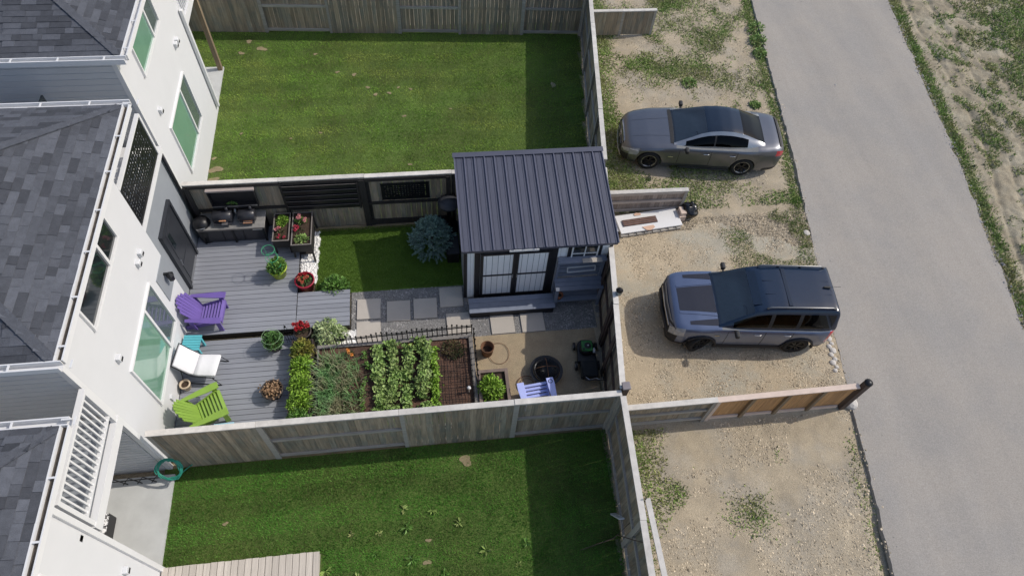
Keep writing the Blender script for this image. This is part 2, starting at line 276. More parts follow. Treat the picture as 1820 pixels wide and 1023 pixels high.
blades('wild_grass', 40000, (8.0, 11.9, 9.0, 13.0), m3, 0.045, 0.03, WEEDG, 'thin weeds at the lane end of the gravel drive', 'grass', zf=lambda x, y: 0.02 + 0 * x, lean=0.9)
def fieldmask(x, y):
    d = x - laneR(y); f = fbm(x, y, 0.8, 72); f2 = fbm(x, y, 2.6, 73); strip = np.exp(-((d - 0.3) / 0.22) ** 2) * (fbm(x, y, 0.45, 74) > 0.40)
    p = strip * 0.9 + np.clip((f2 * 0.55 + f * 0.45 - 0.49 + np.clip((d - 2.6) / 18, 0, 0.10) + np.clip((y - 12) * 0.006, -0.03, 0.05)) / 0.16, 0, 1) * 0.55 * (d > 0.9)
    return (rng.random(len(x)) < p) & (d > 0.03)
blades('field_weeds', 420000, (15.0, 26.5, 4.0, 23.5), fieldmask, 0.075, 0.034, WEEDG, 'clumps of weeds on the bare field across the lane', 'weeds', zf=zfield, lean=1.3)
def stones(name, n, bounds, mask, r, mat, label, zf=None, flat=0.6):
    x0, x1, y0, y1 = bounds; x = rng.uniform(x0, x1, n); y = rng.uniform(y0, y1, n); k = mask(x, y) & inview(np.stack([x, y, 0 * x], -1)); x = x[k]; y = y[k]; n = len(x)
    z = zf(x, y) if zf else 0 * x; rr = r * np.exp(rng.normal(0, 0.35, n)); O = np.array([(1, 0, 0), (0, 1, 0), (-1, 0, 0), (0, -1, 0), (0, 0, 1), (0, 0, -1)], float)
    P = O[None] * rr[:, None, None] * rng.uniform(0.6, 1.3, (n, 6, 1)); a = rng.uniform(0, 6.28, n); c, s = np.cos(a)[:, None], np.sin(a)[:, None]
    Q = np.stack([P[..., 0] * c - P[..., 1] * s, P[..., 0] * s + P[..., 1] * c, P[..., 2] * flat], -1) + np.stack([x, y, z], -1)[:, None]
    F0 = np.array([(0, 1, 4), (1, 2, 4), (2, 3, 4), (3, 0, 4), (1, 0, 5), (2, 1, 5), (3, 2, 5), (0, 3, 5)]); F = (F0[None] + 6 * np.arange(n)[:, None, None]).reshape(-1, 3)
    return tag(raw(name, Q.reshape(-1, 3), F, mat), label, 'gravel', None, 'stuff')
stones('drive_gravel', 60000, (4.0, 11.5, 5.8, 12.0), lambda x, y: (x > fenceX(y) + 0.1) & (x < laneL(y) + 0.05), 0.0135, STONE, 'tan gravel spread over the middle parking drive', lambda x, y: 0.025 + 0 * x)
stones('lot_gravel', 28000, (4.0, 11.5, -1.0, 5.6), lambda x, y: (x > fenceX(y) + 0.3) & (x < laneL(y)) & (fbm(x, y, 0.8, 44) + 0.03 * (x - 6) > 0.47), 0.016, STONE, 'loose gravel on the lot below the cedar fence', zdirt)
stones('lot_gravel', 16000, (6.0, 13.6, 12.4, 23), lambda x, y: (x < laneL(y)) & (fbm(x, y, 0.8, 45) + 0.04 * (x - 9) > 0.52), 0.018, STONE, 'loose gravel on the lot around the grey sedan', zdirt)
stones('path_gravel', 16000, (-2.2, 4.4, 8.5, 10.12), lambda x, y: x < fenceX(y), 0.014, GREYST, 'grey chip gravel between the square pavers', lambda x, y: 0.02 + 0 * x)
stones('white_stones', 900, (-3.55, -3.12, 10.45, 12.2), lambda x, y: x < 9, 0.042, WHITEST, 'white pebble strip beside the artificial turf', lambda x, y: 0.03 + 0 * x)
stones('white_stones', 700, (-3.0, -2.05, 8.45, 8.92), lambda x, y: x < 9, 0.04, WHITEST, 'white pebbles below the variegated bush', lambda x, y: 0.03 + 0 * x)
stones('edge_gravel', 6000, (8.6, 13.4, 0.6, 23), lambda x, y: (np.abs(x - laneL(y) + 0.05) < 0.05 + 0.16 * fbm(x, y, 1.2, 99)), 0.020, STONE, 'crumbled stones along the near edge of the lane', lambda x, y: 0.035 + 0 * x)
stones('edge_gravel', 9000, (15, 19.5, 4, 23), lambda x, y: (np.abs(x - laneR(y) - 0.02) < 0.04 + 0.14 * fbm(x, y, 1.2, 98)), 0.024, GREYST, 'crumbled stones along the far edge of the lane', lambda x, y: 0.035 + 0 * x)

stones('lane_grit', 900, (9, 19, 1, 23), lambda x, y: (x > laneL(y) + 0.1) & (x < laneR(y) - 0.1) & (rng.random(len(x)) < 0.12 + 0.9 * np.exp(-np.minimum(x - laneL(y), laneR(y) - x) / 0.5)), 0.012, GREYST, 'scattered grit and pebbles on the paved lane', lambda x, y: 0.045 + 0 * x)

# ------------------------------------------------------------------ houses
ALLTABS = {}
def hip_roof(house, L, ex, y0, y1, z, pitch, xback, label, sides='ESN'):
    """hip roof with eaves at x=ex (east), y0 (south), y1 (north); single shingles laid course by course"""
    t = (y1 - y0) / 2; zr = z + pitch * t; mb = MB()
    mb.add([(ex, y0, z), (ex, y1, z), (xback, y1, z), (xback, y0, z), (ex - t, y0 + t, zr), (xback, y0 + t, zr)],
           [(0, 1, 4), (1, 2, 5, 4), (3, 0, 4, 5), (2, 3, 5), (0, 3, 2, 1)])
    rf = mb.build('roof', SHINGLEB, house, loc=-L); q = math.sqrt(1 + pitch * pitch); tabs = []
    faces = {'E': (Vector((ex, y0, z)), Vector((0, 1, 0)), Vector((-1, 0, pitch)) / q, lambda d: (d, (y1 - y0) - d)),
             'S': (Vector((ex, y0, z)), Vector((-1, 0, 0)), Vector((0, 1, pitch)) / q, lambda d: (d, ex - xback)),
             'N': (Vector((ex, y1, z)), Vector((-1, 0, 0)), Vector((0, -1, pitch)) / q, lambda d: (d, ex - xback))}
    for k in sides:
        O, e, s, ab = faces[k]; nrm = e.cross(s); nrm = nrm if nrm.z > 0 else -nrm; row = 0; d = 0.0
        while d / q < t - 0.1:
            a, b = ab(d / q); x = a + random.uniform(-0.25, 0)
            while x < b:
                w = random.choice((0.17, 0.24, 0.30, 0.36, 0.44)); xa, xb = max(x, a + 0.01), min(x + w, b - 0.01)
                if xb - xa > 0.05:
                    c = O + e * ((xa + xb) / 2) + s * (d + 0.075) + nrm * 0.012; th = random.choice((0.008, 0.008, 0.018))
                    tabs.append((c, e, s, nrm, xb - xa - 0.004, th))
                x += w
            d += 0.142; row += 1
    P = np.array([tuple(x[0]) for x in tabs]); ok = inview(P, 5); dist = np.linalg.norm(P - np.array([0, 0, 15.6]), axis=1); order = [i for i in np.argsort(dist) if ok[i]]
    rest = MB()
    for j, i in enumerate(order):
        c, e, s, nr, w, th = tabs[i]; m = Matrix((e, s, nr)).transposed()
        if m.determinant() < 0: m = Matrix((-e, s, nr)).transposed()
        m = m @ Euler((R(-3.2), 0, 0)).to_matrix()
        if j < 300: inst('shingle', unit(SHINGLE), rf, c, m.to_euler(), (w, 0.165, th))
        else: rest.box(c, (w, 0.165, th), *(0, 0, 0)) if False else rest.add([Vector(c) + m @ Vector((a * w / 2, b * 0.0825, g2 * th / 2)) for g2 in (-1, 1) for b in (-1, 1) for a in (-1, 1)], [(4, 5, 7, 6), (0, 1, 5, 4), (2, 6, 7, 3), (0, 4, 6, 2), (1, 3, 7, 5)])
    if rest.v: tag(rest.build('shingles', SHINGLEB, rf), None, None, None, 'stuff')
    # ridge caps along the two front hips
    for yy, sg in ((y0, 1), (y1, -1)):
        hp = MB().beam((ex - 0.05, yy + sg * 0.05, z + 0.03), (ex - t, yy + sg * t, zr + 0.03), 0.16, 0.02); hp.build('hip_cap', SHINGLEB, rf)
    return rf
def gutter(house, L, p0, p1, out, dark=True):
    p0 = Vector(p0); p1 = Vector(p1); o = Vector(out); mb = MB()
    mb.beam(p0 - Vector((0, 0, 0.06)), p1 - Vector((0, 0, 0.06)), 0.02, 0.13)
    mb.beam(p0 + o * 0.12 - Vector((0, 0, 0.055)), p1 + o * 0.12 - Vector((0, 0, 0.055)), 0.022, 0.12); mb.beam(p0 + o * 0.06 - Vector((0, 0, 0.115)), p1 + o * 0.06 - Vector((0, 0, 0.115)), 0.14, 0.012)
    g = mb.build('gutter', TRIM, house, loc=-L)
    if dark: MB().beam(p0 + o * 0.06 - Vector((0, 0, 0.085)), p1 + o * 0.06 - Vector((0, 0, 0.085)), 0.10, 0.02).build('leaf_litter', GUTIN, g)
    ln = (p1 - p0).length; k = int(ln / 0.9); b = (p1 - p0).normalized()
    for i in range(k + 1): piece('hanger', TRIM, g, p0 + b * (0.25 + i * 0.9) + o * 0.06 - Vector((0, 0, 0.005)), (0.14, 0.03, 0.012) if abs(o.x) > 0.5 else (0.03, 0.14, 0.012))
    return g
def window(house, L, X, y0, y1, z0, z1, split=0.67, near=None, far=None):
    """window on a wall facing +X: white frame, mullion, a narrow and a wide pane, sill"""
    near = near or LAWNGLASS; far = far or GREYGLASS; f = MB(); fw = 0.045; zc = (z0 + z1) / 2; yc = (y0 + y1) / 2; ym = y0 + (y1 - y0) * split
    f.box((X + 0.015, yc, z1 - fw / 2), (0.07, y1 - y0, fw)).box((X + 0.015, yc, z0 + fw / 2), (0.07, y1 - y0, fw))
    f.box((X + 0.015, y0 + fw / 2, zc), (0.068, fw, z1 - z0 - 2 * fw)).box((X + 0.015, y1 - fw / 2, zc), (0.068, fw, z1 - z0 - 2 * fw)).box((X + 0.018, ym, zc), (0.07, 0.07, z1 - z0 - 2 * fw))
    w = f.build('window', TRIM, house, loc=-L)
    MB().box((X + 0.004, (y0 + ym) / 2, zc), (0.02, ym - y0 - fw, z1 - z0 - 1.6 * fw)).build('pane', near, w)
    MB().box((X + 0.004, (y1 + ym) / 2, zc), (0.02, y1 - ym - fw, z1 - z0 - 1.6 * fw)).build('pane', far, w)
    MB().box((X + 0.03, yc, z0 - 0.012), (0.05, y1 - y0 + 0.02, 0.02)).build('sill', TRIM, w)
    return w
def vent(house, L, X, y, z):
    v = MB().box((X + 0.04, y, z), (0.09, 0.14, 0.14)).build('vent', SIDING, house, loc=-L, bevel=0.015)
    MB().box((X + 0.087, y, z - 0.03), (0.012, 0.10, 0.05)).build('louvre', BLACKPL, v)
def siding(wall, L, y, x0, x1, z0, z1, face=-1):
    z = z0
    while z < z1 - 0.02:
        h = min(0.16, z1 - z); piece('siding_board', SIDING, wall, ((x0 + x1) / 2, y + face * 0.012, z + h / 2), (x1 - x0, 0.018, h - 0.004), (R(-3.5) * -face * -1, 0, 0)); z += 0.16
def wallbox(house, L, name, mat, x0, x1, y0, y1, z0, z1):
    return MB().box(((x0 + x1) / 2, (y0 + y1) / 2, (z0 + z1) / 2), (x1 - x0, y1 - y0, z1 - z0)).build(name, mat, house, loc=-L)

# middle house
L = Vector((-6.2, 5.72, 0)); H1 = thing('house', 'white house with purple chair and dark entry door on its grey deck', 'house', L)
w = wallbox(H1, L, 'wall', WALL, -13, -6.2, 5.72, 9.95, -0.1, 5.78); siding(w, L, 5.72, -10.5, -6.22, 2.9, 5.7)
for k in range(20): piece('siding_board', SIDING, w, (-6.95, 5.708, 0.08 + k * 0.14), (1.35, 0.018, 0.135), (R(3), 0, 0))
MB().box((-6.19, 5.74, 2.8), (0.10, 0.10, 5.7)).build('corner_trim', TRIM, H1, loc=-L)
wallbox(H1, L, 'entry_wall', GREYWALL, -12.9, -6.3, 9.96, 12.46, -0.1, 3.2); wallbox(H1, L, 'upper_wall', WALL, -12.9, -7.7, 9.96, 10.8, 3.25, 5.75)
bal = wallbox(H1, L, 'balcony', TRIM, -8.0, -6.22, 9.97, 12.44, 3.2, 3.34)
MB().box((-6.26, 12.2, 3.95), (0.07, 0.07, 1.2)).build('rail_post', TRIM, bal); MB().box((-6.26, 11.1, 4.56), (0.08, 2.2, 0.05)).build('hand_rail', TRIM, bal)
def cut_screen(name, parent, loc, wid, hei, nx, ny, mat, rot=(0, 0, 0), th=0.012, seed=3):
    r = random.Random(seed); mb = MB(); cw, ch = wid / nx, hei / ny
    for i in range(nx):
        for j in range(ny):
            x0, y0 = i * cw - wid / 2, j * ch; cx, cy = x0 + cw / 2, y0 + ch / 2; out = [(x0, y0), (x0 + cw, y0), (x0 + cw, y0 + ch), (x0, y0 + ch)]
            if i in (0, nx - 1) or j in (0, ny - 1) or r.random() < 0.12: mb.add([(x, 0, z) for x, z in out], [(0, 1, 2, 3)]); continue
            a = r.uniform(0, 3.14); ra, rb = r.uniform(0.40, 0.60) * cw, r.uniform(0.22, 0.42) * cw
            inn = [(cx + ra * math.cos(a) * c - rb * math.sin(a) * s, (cy + ra * math.sin(a) * c + rb * math.cos(a) * s)) for c, s in ((-0.7, -0.7), (0.7, -0.7), (0.7, 0.7), (-0.7, 0.7))]
            k = min(range(4), key=lambda k: math.hypot(inn[k][0] - x0, inn[k][1] - y0)); inn = inn[k:] + inn[:k]
            mb.add([(x, 0, z) for x, z in out + inn], [(0, 1, 5, 4), (1, 2, 6, 5), (2, 3, 7, 6), (3, 0, 4, 7)])
    o = mb.build(name, mat, parent, loc=loc, rot=rot); m = o.modifiers.new('thick', 'SOLIDIFY'); m.thickness = th; return o
cut_screen('privacy_screen', bal, (-6.24, 11.07, 3.36), 2.16, 1.17, 22, 12, BLACKM, (0, 0, R(90)))
MB().box((-8.02, 11.2, 4.2), (0.04, 2.3, 1.7)).build('balcony_door', DARKGLASS, H1, loc=-L)
dr = MB().box((-6.28, 10.97, 1.27), (0.06, 1.02, 2.16)).build('door', DOORM, H1, loc=-L)
for z, h in ((0.65, 0.7), (1.75, 0.95)): MB().box((-6.245, 10.97, z), (0.014, 0.72, h)).build('door_panel', DOORM, dr, bevel=0.004)
MB().box((-6.237, 10.75, 1.85), (0.008, 0.16, 0.5)).build('door_glass', DARKGLASS, dr); MB().tube([(-6.21, 10.56, 1.1), (-6.19, 10.56, 1.3)], 0.014, 8).build('handle', STEEL, dr); MB().box((-6.24, 10.97, 0.34), (0.01, 0.8, 0.12)).build('kick_plate', STEEL, dr)
f = MB(); f.box((-6.265, 10.42, 1.27), (0.10, 0.08, 2.2)).box((-6.265, 11.52, 1.27), (0.10, 0.08, 2.2)).box((-6.265, 10.97, 2.4), (0.10, 1.18, 0.08)); f.build('door_frame', DOORM, H1, loc=-L)
f = MB(); f.tube([(-6.24, 12.30, 3.2), (-6.24, 12.30, 0.3)], 0.045, 8); f.build('downspout', BLACKM, H1, loc=-L, smooth=True)
lp = MB().box((-6.195, 9.585, 1.93), (0.03, 0.70, 0.85)).build('lamp_panel', GREYWALL, H1, loc=-L)
lm = MB().lathe([(0.02, 0), (0.07, 0.03), (0.085, 0.2), (0.10, 0.21), (0.02, 0.30)], 6, (-6.06, 9.60, 1.85)); lm.box((-6.14, 9.6, 2.1), (0.1, 0.05, 0.05)); lm.build('wall_lantern', BLACKM, lp)
window(H1, L, -6.2, 6.81, 8.97, 1.05, 2.72); window(H1, L, -6.2, 6.85, 9.0, 4.33, 5.45, near=DARKGLASS, far=DARKGLASS)
for y, z in ((9.29, 3.36), (9.04, 3.34), (6.81, 3.31)): vent(H1, L, -6.2, y, z)
MB().box((-6.18, 7.2, 0.55), (0.05, 0.1, 0.16)).build('outlet_box', SIDING, H1, loc=-L)
hip_roof(H1, L, -5.83, 5.42, 11.02, 5.87, 0.33, -13.5, 'r')
wallbox(H1, L, 'soffit', TRIM, -13, -5.85, 5.45, 11.0, 5.74, 5.78)
gutter(H1, L, (-5.82, 5.42, 5.89), (-5.82, 11.02, 5.89), (1, 0, 0)); gutter(H1, L, (-13, 5.41, 5.89), (-5.72, 5.41, 5.89), (0, -1, 0), False); gutter(H1, L, (-13, 11.03, 5.89), (-5.72, 11.03, 5.89), (0, 1, 0), False)
# north house
L = Vector((-6.4, 12.6, 0)); H2 = thing('house', 'white house beside the wide sunlit lawn, wooden porch post at its far corner', 'house', L)
w = wallbox(H2, L, 'wall', WALL, -13, -6.4, 12.62, 17.38, -0.1, 5.72); siding(w, L, 12.62, -13, -6.42, 3.3, 5.7)
MB().box((-6.39, 12.63, 2.9), (0.10, 0.10, 5.6)).build('corner_trim', TRIM, H2, loc=-L)
window(H2, L, -6.4, 13.63, 15.8, 1.12, 2.77); window(H2, L, -6.4, 13.62, 15.7, 4.41, 5.4)
for y, z in ((16.05, 3.42), (16.24, 3.41), (13.56, 3.43)): vent(H2, L, -6.4, y, z)
f = MB(); f.box((-6.33, 17.22, 1.95), (0.09, 0.11, 3.4)); f.build('downspout', TRIM, H2, loc=-L, bevel=0.015)
wallbox(H2, L, 'porch_wall', WALL, -13, -7.9, 17.4, 19.6, -0.1, 5.6); wallbox(H2, L, 'patio_slab', CONCRETE, -8.0, -6.43, 17.4, 19.28, -0.1, 0.07)
bal = wallbox(H2, L, 'balcony', TRIM, -7.9, -6.35, 17.4, 19.3, 3.02, 3.28); MB().box((-6.4, 18.35, 4.3), (0.07, 1.9, 0.06)).build('hand_rail', TRIM, bal)
for k in range(14): piece('baluster', TRIM, bal, (-6.4, 17.55 + k * 0.13, 3.8), (0.03, 0.03, 0.98))
MB().box((-6.52, 19.16, 1.52), (0.14, 0.14, 3.0)).build('porch_post', POSTW, H2, loc=-L, bevel=0.01)
hip_roof(H2, L, -6.15, 12.52, 18.6, 5.85, 0.33, -13.5, 'r', 'ES')
wallbox(H2, L, 'soffit', TRIM, -13, -6.17, 12.55, 18.4, 5.72, 5.76)
gutter(H2, L, (-6.14, 12.52, 5.87), (-6.14, 18.6, 5.87), (1, 0, 0), False); gutter(H2, L, (-13, 12.51, 5.87), (-6.04, 12.51, 5.87), (0, -1, 0), False)
# south house
L = Vector((-6.0, 3.58, 0)); H3 = thing('house', 'white house with the white balcony railing above a recessed concrete patio', 'house', L)
wallbox(H3, L, 'wall', WALL, -13, -6.0, -2.5, 3.58, -0.1, 5.33); wallbox(H3, L, 'recess_wall', SIDING, -13, -8.2, 3.6, 5.66, -0.1, 5.3)
MB().box((-7.1, 4.57, 0.0), (2.1, 1.96, 0.16)).build('patio_slab', CONCRETE, H3, loc=-L); MB().box((-5.98, 3.5, 2.5), (0.08, 0.1, 5.2)).build('corner_trim', TRIM, H3, loc=-L)
bal = wallbox(H3, L, 'balcony', TRIM, -6.12, -6.0, 3.62, 5.66, 2.96, 3.22); MB().box((-7.15, 4.63, 3.12), (2.04, 2.0, 0.1)).build('balcony_floor', SIDING, bal)
for k in range(14): piece('floor_board', GREYWALL, bal, (-7.12, 3.70 + k * 0.142, 3.19), (1.98, 0.136, 0.03))
for y in (3.68, 5.56): MB().box((-6.05, y, 3.86), (0.08, 0.08, 1.28)).build('rail_post', TRIM, bal)
MB().box((-6.05, 4.62, 4.5), (0.10, 1.96, 0.06)).build('hand_rail', TRIM, bal); MB().box((-6.05, 4.62, 3.5), (0.06, 1.90, 0.05)).build('bottom_rail', TRIM, bal)
for k in range(15): piece('baluster', TRIM, bal, (-6.05, 3.80 + k * 0.117, 4.0), (0.035, 0.035, 0.96))
MB().box((-6.06, 3.35, 3.6), (0.12, 0.1, 0.1)).build('bracket', TRIM, H3, loc=-L)
window(H3, L, -6.0, 0.6, 2.62, 3.62, 4.62); vent(H3, L, -6.0, 3.17, 1.87)
hip_roof(H3, L, -5.75, -2.8, 4.55, 5.42, 0.33, -13.5, 'r', 'EN')
wallbox(H3, L, 'soffit', TRIM, -13, -5.77, -2.6, 4.5, 5.30, 5.34)
gutter(H3, L, (-5.74, -2.8, 5.44), (-5.74, 4.55, 5.44), (1, 0, 0)); gutter(H3, L, (-13, 4.56, 5.44), (-5.64, 4.56, 5.44), (0, 1, 0), False)

# ------------------------------------------------------------------ fences
def fence(name, label, p0, p1, h, bays, wood=FWOOD, rail=FRAIL, post=FRAIL, cap=FCAP, capseg=None, bw=0.14, capw=0.13, rails3=True, z0=0.03, side=-1):
    """bays: list of (length, style) along p0->p1. style 'b' boards on the viewer's side, 'r' rails on the viewer's side. side -1: viewer to the right-hand of travel"""
    p0 = Vector((*p0, 0)); p1 = Vector((*p1, 0)); d = p1 - p0; T = thing(name, label, 'fence', p0, math.atan2(d.y, d.x)); x = 0.0; tot = d.length; sc = tot / sum(b[0] for b in bays); i = 0
    for ln, st in bays:
        ln *= sc; by = side * (0.035 if st == 'b' else -0.035); ry = 0.0 if st == 'b' else side * 0.01
        piece('post', post, T, (x + 0.045, 0, h / 2 - 0.02), (0.09, 0.09, h + 0.0))
        n = max(1, round((ln - 0.01) / bw)); w = ln / n
        for k in range(n):
            piece('board', wood, T, (x + (k + 0.5) * w, by + random.uniform(-0.003, 0.003), z0 + (h - 0.05 - z0) / 2 + random.uniform(-0.006, 0.006)), (w - random.uniform(0.003, 0.009), 0.018, h - 0.05 - z0), (0, random.uniform(-0.004, 0.004), 0))
        for z in ((h - 0.12, h * 0.52, 0.12) if rails3 else (h - 0.12, 0.15)): piece('rail', rail, T, (x + ln / 2 + 0.045, by * -0.25 if st == 'b' else side * 0.0, z), (ln - 0.09, 0.045, 0.085))
        if st == 'r': piece('post_face', rail, T, (x + 0.05, side * 0.05, h / 2), (0.12, 0.02, h - 0.08))
        cm = cap if not isinstance(cap, list) else cap[i % len(cap)]
        if cm: piece('cap', cm, T, (x + ln / 2, 0, h + random.uniform(-0.012, 0.006)), (ln - 0.006, capw, 0.035), (0, random.uniform(-0.004, 0.004), random.uniform(-0.004, 0.004)))
        x += ln; i += 1
    piece('post', post, T, (tot - 0.045, 0, h / 2 - 0.02), (0.09, 0.088, h)); return T
fence('boundary_fence', 'tall weathered board fence at the far side of the wide north lawn', (-9.5, 21.35), (5.82, 20.52), 2.0, [(2.3, 'b'), (2.2, 'b'), (2.3, 'r'), (2.5, 'b'), (2.2, 'r'), (2.3, 'b'), (2.3, 'r')])
fence('boundary_fence', 'tall grey board fence in front of the vegetable bed and green chair', (-6.0, 5.75), (3.9, 5.75), 2.0, [(2.15, 'b'), (2.9, 'r'), (2.45, 'b'), (2.35, 'r')])
fence('boundary_fence', 'black framed board fence behind the grills and the artificial turf', (-6.2, 12.42), (4.7, 12.42), 2.0, [(2.35, 'b'), (2.15, 'b'), (2.25, 'b'), (2.0, 'b'), (2.0, 'b')], rail=FDARK, post=FDARK)
fence('rear_fence', 'weathered back fence between the north lawn and the grey sedan', (5.84, 20.45), (4.85, 12.6), 2.0, [(2.0, 'r'), (2.0, 'r'), (2.0, 'r'), (2.0, 'r')], cap=FCAP)
fence('rear_fence', 'dark stained back fence behind the lawn mower and fire pit', (4.78, 12.3), (3.95, 5.85), 2.0, [(2.2, 'r'), (2.2, 'r'), (2.2, 'r')], rail=FBROWN, post=FBROWN, wood=FWOOD, cap=FCAP)
fence('rear_fence', 'weathered back fence of the yard with the pale deck', (3.92, 5.68), (3.62, 0.4), 2.0, [(2.6, 'r'), (2.6, 'r')], cap=FCAP)
fence('low_fence', 'low grey fence stub at the top, jutting toward the lane', (5.95, 20.5), (8.45, 20.5), 1.0, [(1.25, 'b'), (1.25, 'b')], rails3=False)
fence('low_fence', 'low pinkish fence stub beside the white table and rubbish bag', (4.9, 12.3), (7.45, 12.28), 0.95, [(2.5, 'r')], rails3=True, wood=pm('pinkish_board', (0.33, 0.27, 0.23), 0.85, 0.3, grain=(22, 22, 1.6), bump=0.3, rnd=0.22), rail=pm('pinkish_rail', (0.46, 0.40, 0.355), 0.85, 0.15, 5.0, rnd=0.08))
fence('low_fence', 'low fence with grey and orange cedar sections running to the lane', (4.05, 5.72), (9.85, 5.72), 1.22, [(2.4, 'r'), (1.15, 'c'), (1.15, 'c'), (1.15, 'c')] if False else [(2.35, 'r')], cap=FPINK) if False else None
T = fence('low_fence', 'low fence with grey and orange cedar sections running to the lane', (4.05, 5.72), (6.35, 5.72), 1.2, [(2.3, 'r')], cap=FCAP)
x = 2.3
for k in range(4):
    for j in range(6): piece('board', FNEW, T, (x + (j + 0.5) * 0.145, 0.02, 0.60 + 0.01 * k), (0.139, 0.018, 1.02), (0, 0, 0))
    piece('post', FPINK if k == 0 else POSTW, T, (x + 0.045, -0.02, 0.6 + 0.015 * k), (0.09, 0.07, 1.16)); piece('rail', FPINK, T, (x + 0.44, -0.015, 0.13), (0.78, 0.04, 0.11)); piece('rail', FNEW, T, (x + 0.44, -0.015, 1.10 + 0.02 * k), (0.78, 0.04, 0.09)); x += 0.87
piece('cap', FPINK, T, (4.03, 0, 1.23), (3.46, 0.13, 0.035), (0, R(-1.6), 0))
piece('post', FBROWN, T, (5.92, 0, 0.68), (0.14, 0.14, 1.40)); MB().lathe([(0.09, 0), (0.10, 0.02), (0.10, 0.07), (0.05, 0.10), (0.01, 0.11)], 12, (5.92, 0, 1.38)).build('post_lamp', BLACKM, T, smooth=True)
# stained battens and rail tops on the patio side of the dark fence
T = D.objects['rear_fence.001']
for k, y in enumerate((0.9, 3.0, 4.3, 5.2)): piece('batten', FBROWN, T, (y, -0.075, 1.0), (0.16, 0.03, 1.9))
# ------------------------------------------------------------------ deck, pavers, shed
def deck(name, label, x0, x1, y0, y1, z, mat, pw=0.14, along='x', cat='deck'):
    T = thing(name, label, cat, (x0, y0, 0)); MB().box(((x1 - x0) / 2, (y1 - y0) / 2, z / 2 - 0.03), (x1 - x0 - 0.05, y1 - y0 - 0.05, z - 0.02)).build('skirt', mat if along == 'y' else BLACK, T)
    n = round(((y1 - y0) if along == 'x' else (x1 - x0)) / pw); w = ((y1 - y0) if along == 'x' else (x1 - x0)) / n
    for k in range(n):
        if along == 'x': piece('plank', mat, T, ((x1 - x0) / 2, (k + 0.5) * w, z - 0.014 + random.uniform(-0.001, 0.001)), (x1 - x0 - random.uniform(0, 0.01), w - 0.011, 0.028))
        else: piece('plank', mat, T, ((k + 0.5) * w, (y1 - y0) / 2, z - 0.014 + random.uniform(-0.001, 0.001)), (w - 0.012, y1 - y0 - random.uniform(0, 0.02), 0.028))
    return T
deck('deck', 'upper grey plank deck carrying the grills and purple chair', -6.28, -3.56, 8.97, 12.34, 0.27, DECKM)
deck('deck', 'lower grey plank deck carrying the green chair and white lounger', -6.18, -3.30, 5.85, 8.88, 0.13, DECKM)
deck('deck', 'small grey deck landing between the red flower pots', -3.545, -2.21, 8.97, 10.06, 0.26, DECKM)
MB_ = MB().box((0, 0, 0), (1, 1, 1))
deck('deck', 'pale new wooden deck at the bottom of the south lawn', -5.97, -2.78, -1.5, 3.53, 0.22, PALEDECK, along='y')
PAVER = pm('paver', (0.46, 0.42, 0.37), 0.9, 0.06, 2.5, bump=0.2, bscale=90, rnd=0.05, speck=0.06)
pv = [(-1.75, 9.54, 'shaded paver at the left end of the upper paver row'), (-0.98, 9.42, 'second paver of the row below the artificial turf'), (-0.28, 9.44, 'third paver of the row below the artificial turf'),
      (0.42, 9.74, 'paver touching the left shed corner'), (-1.76, 8.86, 'sunlit paver beside the variegated bush'), (0.56, 8.92, 'paver seen through the right end of the iron edging'),
      (1.70, 8.82, 'sunlit paver in front of the shed step, left of its twin'), (2.50, 8.81, 'half shaded paver in front of the shed step')]
for k, (x, y, lb) in enumerate(pv): tag(MB().box((0, 0, 0), (0.61, 0.61, 0.05)).build('paver', PAVER, loc=(x, y, 0.035), bevel=0.006, rot=(0, 0, R(random.uniform(-1.5, 1.5)))), lb, 'paver', 'square pavers in the grey gravel')

T = thing('garden_shed', 'pale garden shed with dark ribbed metal roof and black trimmed double doors', 'shed', (0.78, 9.68, 0))
y1 = 2.50; sw = 3.66
MB().box((sw / 2, y1 / 2, 1.16), (sw, y1, 2.3)).build('wall', GREYWALL, T)
for k in range(26): piece('wall_board', SHEDWALL, T, (0.07 + k * 0.1408, -0.004, 1.2), (0.134, 0.012, 2.2))
def fr(name, x0, x1, z0, z1, mat=BLACK, y=-0.02, th=0.03): return MB().box(((x0 + x1) / 2, y, (z0 + z1) / 2), (x1 - x0, th, z1 - z0)).build(name, mat, T)
fr('corner_trim', -0.03, 0.06, 0.1, 2.3, y=-0.012); fr('corner_trim', 3.62, 3.70, 0.1, 2.3, y=-0.012)
fr('door_frame', 0.24, 0.38, 0.12, 2.22); fr('door_frame', 2.16, 2.32, 0.12, 2.22); fr('door_frame', 0.24, 2.32, 2.06, 2.22, y=-0.023); fr('threshold', 0.24, 2.32, 0.08, 0.2, y=-0.022)
